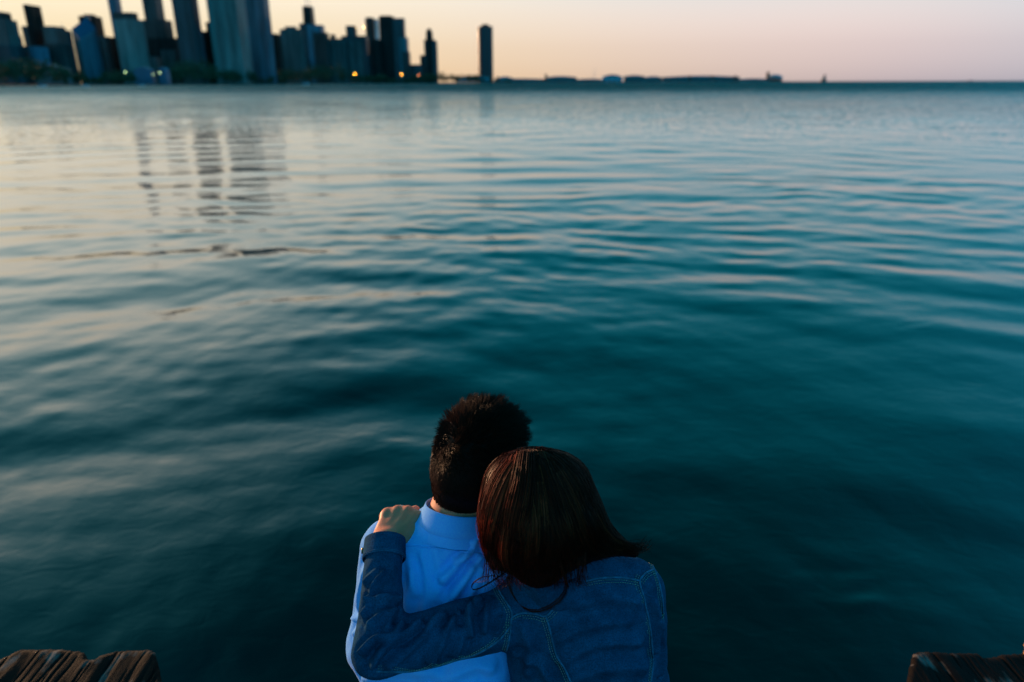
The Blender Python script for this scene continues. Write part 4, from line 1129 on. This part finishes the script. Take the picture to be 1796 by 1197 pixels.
V = folds(V, F, b0, [
    ([(645, 1052), (672, 1046), (700, 1050)], .0045, .006), ([(638, 1078), (653, 1028), (673, 1002)], .004, .006),
    ([(634, 1143), (657, 1121), (687, 1112), (706, 1092)], .0070, .007), ([(655, 1168), (674, 1136), (709, 1111), (737, 1090)], .0070, .007),
    ([(682, 1170), (707, 1150), (739, 1121), (756, 1094), (776, 1078)], .0055, .007), ([(757, 1160), (771, 1138), (788, 1100), (797, 1082)], .0050, .006),
    ([(800, 1150), (815, 1115), (822, 1070)], .0040, .007), ([(828, 1115), (823, 1072), (842, 1052)], .0065, .006), ([(812, 1085), (806, 1070)], .004, .005),
    ([(850, 1108), (853, 1076), (856, 1048)], .004, .006), ([(872, 1110), (880, 1085)], .003, .006),
    ([(640, 1020), (660, 1000)], .003, .006), ([(690, 1075), (680, 1098)], .004, .006), ([(648, 1095), (670, 1078), (700, 1070)], .0045, .007),
    ([(985, 1120), (1040, 1098), (1100, 1092)], .004, .014), ([(990, 1160), (1050, 1130), (1120, 1128)], .004, .013), ([(1010, 1060), (1070, 1050), (1115, 1058)], .0035, .012),
    ([(1000, 1190), (1060, 1172), (1130, 1170)], .004, .014), ([(915, 1100), (930, 1140), (925, 1180)], .003, .010), ([(1150, 1060), (1156, 1100), (1152, 1140)], .005, .009),
    ([(1160, 1090), (1164, 1130), (1160, 1180)], .004, .008), ([(905, 1150), (940, 1165), (960, 1190)], .003, .010)], 2.1)
V = wrinkle(V, F, .0026, 18, 2); V = wrinkle(V, F, .0009, 55, 5)
V = V.astype(np.float32)
jacket = np_obj('denim_jacket', V, F, M_DENIM, WOM)
bj = bvh_of(V, F)
SEAMS = [
    [(866, 1012), (878, 1041), (896, 1070), (897, 1086), (891, 1104), (871, 1126), (836, 1147), (800, 1158), (764, 1169), (714, 1178), (660, 1178)],
    [(897, 1086), (893, 1120), (887, 1145), (880, 1158)],
    [(897, 1083), (913, 1076), (939, 1077), (957, 1081), (975, 1063), (997, 1037), (1023, 1021), (1055, 1014), (1092, 1014), (1121, 1019)],
    [(957, 1081), (966, 1110), (975, 1147), (990, 1172), (1003, 1200)],
    [(1125, 1012), (1122, 1022), (1130, 1052), (1138, 1088), (1143, 1125), (1145, 1161), (1140, 1205)],
    [(1121, 1019), (1132, 1006), (1147, 999)],
    [(1140, 985), (1147, 999), (1156, 1025), (1162, 1055), (1163, 1090)]]
st_v = []; st_f = []
for k, s in enumerate(SEAMS):
    seam_tube(bj, s, .0019, M_SEAM, jacket)
    P, Nn = cast_line(bj, s, None, .0012)
    if len(P) < 4: continue
    T = np.gradient(P, axis=0); T /= np.linalg.norm(T, axis=1)[:, None]; side = np.cross(T, Nn); side /= np.linalg.norm(side, axis=1)[:, None]+1e-9
    for off in (.0042, .0085):
        L = P+side*off; acc = 0.0
        cum = np.concatenate([[0], np.cumsum(np.linalg.norm(np.diff(L, axis=0), axis=1))])
        for s0 in np.arange(0, cum[-1]-.003, .0046):
            q = np.array([[np.interp(s0+t, cum, L[:, c]) for c in range(3)] for t in (0, .0016, .0031)])
            v, f = tube(q, [.0003, .0006, .0003], 4); b = len(st_v); st_v += v; st_f += [tuple(b+i for i in g) for g in f]
o = sub_part(py_obj('stitching', st_v, st_f, M_STITCH, None), jacket); o['kind'] = 'stuff'
# cuff of the embracing arm, with its button
ax = (W_WR_L-W_EL_L)/np.linalg.norm(W_WR_L-W_EL_L)
c0, c1 = W_WR_L-ax*.036, W_WR_L+ax*.004
Vc, Fc = band(c0, c1, [(-.02, .0385), (0, .0402), (.12, .0404), (.9, .0392), (1.0, .0385), (1.02, .0370), (.95, .0350), (.5, .0345)], 44, (1, 0, 0), .92, .008, 1.0)
cuff = sub_part(py_obj('cuff', Vc, Fc, M_DENIM, None), jacket)
for t in (.03, .10):
    Vc, Fc = band(c0, c1, [(t-.012, .0406), (t, .0411), (t+.012, .0406)], 44, (1, 0, 0), .92, .008, 1.0)
    sub_part(py_obj('cuff_seam', Vc, Fc, M_SEAM, None), jacket)
bp = (c0+c1)/2+A3(-.0400, -.004, .0); v, f = tube([bp-A3(.002, 0, 0), bp+A3(0, 0, 0), bp-A3(-.001, 0, 0)], [.0055, .006, .0045], 14)
sub_part(py_obj('button', v, f, plain('brass_button', (0.35, 0.22, 0.08), 0.35, 0.9), None), jacket)
# soft collar lying round the neck
def collar_fn(p):
    d = None; n = 22; prev = None
    for k in range(n+1):
        g = R(-250+320*k/n)
        c = Wd(.080, 1.096, .606)+A3(.058*math.cos(g), .056*math.sin(g), .020*math.sin(g)-.004*math.cos(g))
        if prev is not None:
            q = seg(p, prev, c, .019, .019, A3(0, 0, 1), .62); d = q if d is None else np.minimum(d, q)
        prev = c
    return d
V, F = nets(collar_fn, Wd(-.03, .96, .52), Wd(.21, 1.22, .70), .0042)
V = wrinkle(V, F, .004, 30, 6); sub_part(np_obj('collar', V, F, M_DENIM, None), jacket)
# ring on the ring finger
rp = WK[2]+(np.array(hd)/np.linalg.norm(hd))*.012-np.array([0, 0, .004]); rd = np.array(hd)/np.linalg.norm(hd)*.75-np.array([0, 0, .65])
Vc, Fc = band(rp-rd*.0015, rp+rd*.0015, [(0, .0098), (.5, .0104), (1, .0098)], 24, (1, 0, 0)); py_obj('ring', Vc, Fc, M_SILVER, WOM)
wh = [Wd(.085, 1.14, .088), Wd(.235, 1.13, .088)]; wk = [Wd(.10, 1.53, .078), Wd(.235, 1.53, .078)]; wa = [Wd(.11, 1.50, -.33), Wd(.22, 1.50, -.33)]
V, F = nets(legs(wh, wk, wa, [.078, .056, .040]), Wd(-.08, .93, -.42), Wd(.42, 1.66, .24), .008)
V = wrinkle(V, F, .003, 14, 8); np_obj('jeans', V, F, M_JEANS, WOM)
for a in wa: shoe(WOM, a)

# hair
def P3(px, py, y): q = at_y(px, py, y); return A3(q.x, q.y, q.z)
HC = [P3(985, 850, 1.10), P3(1015, 905, 1.085), P3(1052, 947, 1.07), P3(1112, 968, 1.075)]
HM = [P3(938, 862, 1.085), P3(940, 925, 1.05), P3(945, 978, 1.05)]
HL = [P3(905, 855, 1.09), P3(890, 915, 1.06), P3(886, 960, 1.05)]
HR = [P3(975, 870, 1.085), P3(992, 925, 1.06), P3(1006, 958, 1.055)]
def wom_hair(p):
    q = (p-H_W)@WH
    d = ell(q, A3(0, -.012, .018), (.079, .104, .098))
    face = ell(q, A3(0, .115, -.045), (.066, .075, .090))
    d = smin(d, chain(p, HM, [.076, .066, .050], .03), .04)
    d = smin(d, chain(p, HL, [.050, .042, .032], .03), .03)
    d = smin(d, chain(p, HR, [.058, .050, .032], .03), .03)
    d = smin(d, chain(p, HC, [.046, .037, .024, .009], .03), .035)
    return smax(d, -face, .02)
V, F = nets(wom_hair, Wd(-.16, .90, .44), Wd(.30, 1.30, .92), .0055)
np_obj('hair', V, F, M_HAIR_W, WOM)
bh = bvh_of(V, F)
ROWS = [[(898, 812), (916, 799), (940, 793), (966, 800)],
        [(880, 842), (908, 848), (950, 848), (990, 818)],
        [(862, 888), (895, 902), (960, 900), (1019, 862)],
        [(852, 930), (884, 950), (965, 946), (1041, 912)],
        [(849, 965), (878, 982), (970, 975), (1068, 950)],
        [(858, 996), (888, 1010), (980, 1000), (1120, 966)]]
def fan(n, rng, lift):
    out = []
    lock = rng.normal(0, 1, (64, 3))
    R_ = [spline([(x, y, 0) for x, y in r], 60) for r in ROWS]
    for _ in range(n):
        s0 = rng.random()*1.06-.03; lk = int(s0*46); lr = lock[lk % 64]; s = s0; jit = rng.normal(0, 2.0); sc = min(max(s, 0), 1)*59
        ctrl = []
        wob = rng.normal(0, .022, len(R_)).cumsum()
        for k, r in enumerate(R_):
            tk = k/5; cs = ((lk+.5)/46)*59; u = min(max((sc*(1-.55*tk)+cs*.55*tk)+wob[k]*40*min(1, k*.5)+lr[0]*1.1*tk, 0), 58.99); i = int(u); p = r[i]*(1-u+i)+r[i+1]*(u-i)
            ctrl.append(p)
        P = spline(ctrl, 15)
        tmax = rng.uniform(.82, 1.0)+.05*lr[1]; lf = abs(rng.normal(0, lift))+.0008+.0022*max(0, lr[2])
        P = spline(P, 15)
        pts = []
        for k, p in enumerate(P):
            t = k/14*tmax; u = min(t, 1)*14; i = min(int(u), 13); b = P[i]*(1-u+i)+P[i+1]*(u-i)
            if t > 1: b = P[14]+(P[14]-P[13])*(t-1)*14
            d = ray(b[0]+jit*.6, b[1]+rng.normal(0, .8)).normalized(); loc, nor, _, _ = bh.ray_cast(CAM, d)
            if loc is None:
                loc, nor, _, _ = bh.find_nearest(CAM+d*1.27)
                q = np.array(CAM+d*((loc-CAM).dot(d)))
                if (Vector(q)-loc).length > .018: q = np.array(loc+(Vector(q)-loc).normalized()*.018)
            else: q = np.array(loc+nor*lf*(.4+1.1*t))
            pts.append(q)
        pts = np.array(pts)
        ok = np.linalg.norm(np.diff(pts, axis=0), axis=1).max() < .06
        if ok:
            sm = pts.copy(); sm[1:-1] = (pts[:-2]+pts[1:-1]*2+pts[2:])/4; out.append(sm)
    return out
def locks(n, per, rng):
    """overlapping locks: a wandering centre line laid on the hair volume, hairs gathered round it towards the tip"""
    R_ = [spline([(x, y, 0) for x, y in r], 60) for r in ROWS]; out = []
    for li in range(n):
        s0 = (li+rng.random())/n*1.04-.02; wob = rng.normal(0, .030, 6).cumsum()*.6; t0 = rng.choice([0, .1, .25, .4, .5])*rng.random()
        t1 = rng.uniform(.74, 1.12)+(.05 if s0 > .8 else 0); ctrl = []
        for k, r in enumerate(R_):
            u = min(max((s0+wob[k]*(k/5))*59, 0), 58.99); i = int(u); ctrl.append(r[i]*(1-u+i)+r[i+1]*(u-i))
        base = spline(ctrl, 40); lift = rng.uniform(.001, .006)+(.008*rng.random() if rng.random() < .3 else 0); pts = []; nrm = []
        for k in range(12):
            t = t0+(t1-t0)*k/11; u = min(t, 1)*39; i = min(int(u), 38); b = base[i]*(1-u+i)+base[i+1]*(u-i)
            if t > 1: b = base[39]+(base[39]-base[38])*(t-1)*39
            d = ray(b[0], b[1]).normalized(); loc, nor, _, _ = bh.ray_cast(CAM, d)
            if loc is None:
                loc, nor, _, _ = bh.find_nearest(CAM+d*1.27); q = loc+nor*.004
            else: q = loc+nor*lift*math.sin(math.pi*min(1, .15+k/11))
            pts.append(np.array(q)); nrm.append(np.array(nor))
        C = np.array(pts); C[1:-1] = (C[:-2]+2*C[1:-1]+C[2:])/4; N_ = np.array(nrm)
        if np.linalg.norm(np.diff(C, axis=0), axis=1).max() > .07: continue
        T = np.gradient(C, axis=0); B = np.cross(T, N_); B /= np.linalg.norm(B, axis=1)[:, None]+1e-9
        hl = rng.random() < (.42 if s0 < .45 else .18)  # more redder locks on the left, where colour stands in for sunlight
        w0 = rng.uniform(.003, .010); lw = rng.uniform(.001, .006); lf2 = rng.uniform(4, 9); lp = rng.uniform(0, 6.28)
        for _ in range(per):
            a, b = rng.normal(0, 1), abs(rng.normal(0, .5)); tt = np.linspace(0, 1, 12); cut = rng.uniform(.80, 1.0)
            ww = w0*(.75+.45*np.sin(math.pi*tt))*(1-.62*tt**2)
            ph = rng.uniform(0, 6.28); wav = .0010*np.sin(tt*rng.uniform(4, 9)+ph)*tt+lw*np.sin(tt*lf2+lp)*tt**1.5
            st = C+B*(a*ww+wav)[:, None]+N_*(b*ww*.35+.0006)[:, None]
            if cut < 1: st = np.stack([np.interp(tt*cut, tt, st[:, c]) for c in range(3)], 1)
            out.append((st, hl))
    return out
rng = np.random.default_rng(8)
S = [x[np.linspace(0, 14, 12).round().astype(int)] for x in fan(3000, rng, .0016)]
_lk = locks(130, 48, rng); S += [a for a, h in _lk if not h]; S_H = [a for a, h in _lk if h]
def drape(n, rng):
    """hairs on the sides away from the camera, running down over the surface"""
    out = []
    P0 = V[rng.integers(0, len(V), n*3)]; q = (P0-H_W)@WH
    for p, k in zip(P0, q):
        if len(out) >= n: break
        if k[2] < .0: continue
        x = Vector(tuple(p)); pts = []
        crown = Vector(tuple(H_W+WH@A3(0, -.03, .12)))
        for i in range(12):
            loc, nor, _, _ = bh.find_nearest(x)
            if loc is None: break
            pts.append(np.array(loc+nor*.0014)); g = Vector((0, 0, -1))+(loc-crown).normalized()*.6
            t = g-nor*g.dot(nor)
            if t.length < 1e-4: t = g
            x = loc+t.normalized()*.021
        if len(pts) == 12: out.append(np.array(pts))
    return out
S += drape(1500, rng)
o = link('hair_strands', strands_mesh('hair_strands', S, .00050, .00016), M_HAIR_W, WOM); o['kind'] = 'stuff'
o = link('hair_sunlit_locks', strands_mesh('hair_sunlit_locks', S_H, .00052, .00016), M_HAIR_H, WOM); o['kind'] = 'stuff'
# loose locks: flyaways over the crown, the loop on the sleeve and the strands hanging over the collar
LO = []
for k in range(130):
    x0 = rng.uniform(900, 980); a = rng.uniform(-1, 1)
    y0 = 792+abs(x0-940)**1.6*.03
    c = [P3(x0, y0+6, 1.10), P3(x0+14*a+rng.normal(0, 4), y0-rng.uniform(1, 9), 1.095), P3(x0+34*a+rng.normal(0, 6), y0-rng.uniform(-10, 5), 1.09), P3(x0+60*a, y0+rng.uniform(4, 34), 1.085)]
    LO.append(spline(c, 15))
for k in range(70):
    j = rng.normal(0, 4); e = rng.uniform(0, 1)
    c = [P3(1055+j, 925+j, 1.06), P3(1085+j, 950+rng.normal(0, 3), 1.055), P3(1108+20*e, 962+rng.normal(0, 5), 1.06), P3(1120+26*e, 956+rng.normal(0, 9), 1.075)]
    LO.append(spline(c, 15))
for k in range(16):
    j = rng.normal(0, 1.8); c = [P3(968+j, 930, 1.0), P3(980+j, 985, .985), P3(993+j, 1025+j, 1.0), P3(980+j, 1052+j, .99), P3(945+j, 1071+j, .985), P3(915+j, 1064+j, .985), P3(897+j, 1040+j, .99), P3(888+j, 1010, 1.0)]
    LO.append(spline(c, 15))
for k in range(6):
    j = rng.normal(0, .8); c = [P3(905+j, 985, 1.0), P3(880+j, 1008+j, .995), P3(845+j, 1030+j, .985), P3(829+j, 1034+j, .985), P3(829+j, 1024+j, .985), P3(845+j, 1013+j, .985), P3(866+j, 1010+j, .99)]
    LO.append(spline(c, 15))
for k in range(260):
    x0 = rng.uniform(850, 1030); j = rng.normal(0, 7)
    c = [P3(x0, 965, 1.01), P3(x0+j*.4, 992, 1.0), P3(x0+j, 1010+rng.uniform(0, 14), 1.0), P3(x0+j*2.2+4, 1018+rng.uniform(0, 20), 1.01)]
    LO.append(spline(c, 15))
o = link('loose_hair', strands_mesh('loose_hair', np.array(LO), .00055, .0002), M_HAIR_W, WOM); o['kind'] = 'stuff'
# ------------------------------------------------------------------ dock the couple sits on
def wood(name, c0, c1, paint):
    m, nt, b = material(name); N, L = nt.nodes, nt.links
    tc = N.new('ShaderNodeTexCoord'); mp = N.new('ShaderNodeMapping'); mp.inputs['Scale'].default_value = (34, 5, 20); L.new(tc.outputs['Object'], mp.inputs[0])
    n1 = N.new('ShaderNodeTexNoise'); n1.inputs['Scale'].default_value = 1.0; n1.inputs['Detail'].default_value = 9; n1.inputs['Distortion'].default_value = 0.8; n1.inputs['Roughness'].default_value = 0.7; L.new(mp.outputs[0], n1.inputs[0])
    rp = N.new('ShaderNodeValToRGB'); e = rp.color_ramp.elements; e[0].position = .35; e[1].position = .7; e[0].color = (*c0, 1); e[1].color = (*c1, 1); L.new(n1.outputs[0], rp.inputs[0])
    mp2 = N.new('ShaderNodeMapping'); mp2.inputs['Scale'].default_value = (38, 9, 20); L.new(tc.outputs['Object'], mp2.inputs[0])
    n2 = N.new('ShaderNodeTexNoise'); n2.inputs['Scale'].default_value = 1.0; n2.inputs['Detail'].default_value = 5; L.new(mp2.outputs[0], n2.inputs[0])
    n3 = N.new('ShaderNodeTexNoise'); n3.inputs['Scale'].default_value = 9.0; n3.inputs['Detail'].default_value = 3; L.new(tc.outputs['Object'], n3.inputs[0])
    ml = N.new('ShaderNodeMath'); ml.operation = 'MULTIPLY'; L.new(n2.outputs[0], ml.inputs[0]); L.new(n3.outputs[0], ml.inputs[1])
    st = N.new('ShaderNodeMapRange'); st.inputs[1].default_value = .295; st.inputs[2].default_value = .40; L.new(ml.outputs[0], st.inputs[0])
    mx = N.new('ShaderNodeMix'); mx.data_type = 'RGBA'; L.new(st.outputs[0], mx.inputs[0]); L.new(rp.outputs[0], mx.inputs[6]); mx.inputs[7].default_value = (*paint, 1)
    L.new(mx.outputs[2], b.inputs['Base Color']); b.inputs['Roughness'].default_value = .8; b.inputs['Specular IOR Level'].default_value = .10
    bp = N.new('ShaderNodeBump'); bp.inputs['Strength'].default_value = .6; bp.inputs['Distance'].default_value = .006; L.new(n1.outputs[0], bp.inputs['Height']); L.new(bp.outputs[0], b.inputs['Normal'])
    return m
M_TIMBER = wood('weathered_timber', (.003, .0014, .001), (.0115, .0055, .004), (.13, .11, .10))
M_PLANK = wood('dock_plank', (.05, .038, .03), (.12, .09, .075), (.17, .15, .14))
def timber(label, far, x0, x1, seed):
    """squared dock timber lying away from the camera, grain along it, worn ragged far end.
    far: outline of the far end as (x, y) points, from inner corner outwards"""
    rng = np.random.default_rng(seed)
    z1 = DECK-.002; nx, ny = 190, 90; ynear = .62
    far = sorted(far); fx = np.array([f[0] for f in far]); fy = np.array([f[1] for f in far])
    xs = np.linspace(x0, x1, nx)
    V = []; 
    gro = sum(rng.uniform(.3, 1)*np.sin(xs*rng.uniform(60, 420)+rng.uniform(0, 6)) for _ in range(8))/5
    crack = np.zeros(nx)
    CK = [(rng.uniform(x0, x1), rng.uniform(.0012, .003), rng.uniform(.3, 1.2), rng.uniform(0, 50)) for _ in range(34)]
    for j in range(ny):
        t = j/(ny-1)
        for i, x in enumerate(xs):
            yf = np.interp(x, fx, fy)+.004*noise.noise(Vector((x*90, seed, 0)))+.003*noise.noise(Vector((x*300, seed, 4)))
            y = ynear+(yf-ynear)*t**.7
            edge = min((yf-y)/.022, 1.0)
            ck = sum(a*math.exp(-((x-c-.010*noise.noise(Vector((y*7, q, 0))))/w)**2)*max(0, noise.noise(Vector((q, y*5, 3)))+.25) for c, w, a, q in CK if abs(x-c) < .02)
            z = z1+.0007*gro[i]-.010*ck+.004*noise.noise(Vector((x*22, y*9, seed+3)))-.012*(1-edge)**2
            V.append((x, y, z))
    idx = np.arange(nx*ny).reshape(ny, nx); F = [(int(idx[j, i]), int(idx[j, i+1]), int(idx[j+1, i+1]), int(idx[j+1, i])) for j in range(ny-1) for i in range(nx-1)]
    # skirt down the four sides
    ring = [int(k) for k in idx[0, :]]+[int(k) for k in idx[1:, -1]]+[int(k) for k in idx[-1, -2::-1]]+[int(k) for k in idx[-2:0:-1, 0]]
    cur = ring; n = len(ring); rows = 9
    for r in range(1, rows+1):
        b = len(V)
        for k in ring:
            x, y, z = V[k]; w = .006*noise.noise(Vector((x*40, y*40, r*.9+seed)))
            V.append((x+w*.6, y+w-.004*(r > 0), z1-.30*r/rows))
        F += [(cur[(i+1) % n], cur[i], b+i, b+(i+1) % n) for i in range(n)]; cur = list(range(b, b+n))
    F.append(tuple(cur[::-1]))
    o = link('dock_timber', mesh('dock_timber', V, F), M_TIMBER, None, True)
    tag(o, label, 'timber', 'timber ends flanking the dock gap')
    return o
def G(px, py): p = at_z(px, py, DECK); return (p.x, p.y)
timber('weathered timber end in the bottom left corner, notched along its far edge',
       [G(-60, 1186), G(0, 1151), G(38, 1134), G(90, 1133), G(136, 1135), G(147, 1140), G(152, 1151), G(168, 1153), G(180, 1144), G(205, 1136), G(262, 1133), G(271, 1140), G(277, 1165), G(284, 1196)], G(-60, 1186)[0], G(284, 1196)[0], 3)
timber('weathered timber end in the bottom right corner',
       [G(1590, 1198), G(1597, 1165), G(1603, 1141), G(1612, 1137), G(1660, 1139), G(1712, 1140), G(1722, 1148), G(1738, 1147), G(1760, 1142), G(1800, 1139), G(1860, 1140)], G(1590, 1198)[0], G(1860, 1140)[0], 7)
def spike():
    p = at_z(1794, 1136, DECK)
    root = empty('rusty_spike', (p.x+.004, p.y-.012, DECK-.004), 'rusty orange iron spike at the right edge on the timber', 'spike')
    m = plain('rust', (.45, .16, .03), .8, scale=120, vary=.5)
    v, f = tube([(0, 0, -.03), (0, 0, .006), (.001, 0, .012)], [.007, .007, .006], 10); o = link('shank', mesh('shank', v, f), m); o.parent = root
    v, f = tube([(.001, 0, .012), (.002, 0, .014), (.003, .001, .026), (.005, .001, .030)], [.010, .013, .012, .006], 9); o = link('spike_head', mesh('spike_head', v, f), m); o.parent = root
spike()
def dock():
    root = tag(empty('dock', (0, 0, DECK)), 'plank dock on a concrete wall under the couple', kind='structure')
    M_CON = plain('concrete_wall', (.16, .16, .15), .9, scale=4)
    o = link('sea_wall', mesh('sea_wall', *(lambda q: (q.v, q.f))(MB().box(-6, 6, -4, 1.31, -3.3, -.065))), M_CON); o.parent = root
    rng = random.Random(5); y = -3.9; k = 0
    while y < 1.30:
        w = .138+rng.uniform(-.003, .003)
        if y+w > 1.34: break
        spans = ((-6, -1.44), (-.88, 1.00), (1.50, 6)) if y+w > .60 else ((-6, -2.01), (-2.0, .49), (.5, 2.99), (3.0, 6))
        for x0, x1 in spans:
            z = rng.uniform(-.002, .002)-.004
            o = link('plank', mesh('plank', *(lambda q: (q.v, q.f))(MB().box(x0+.002, x1-.002, y, y+w, -.06+z, z))), M_PLANK); o.parent = root
        y += w+.006; k += 1
dock()
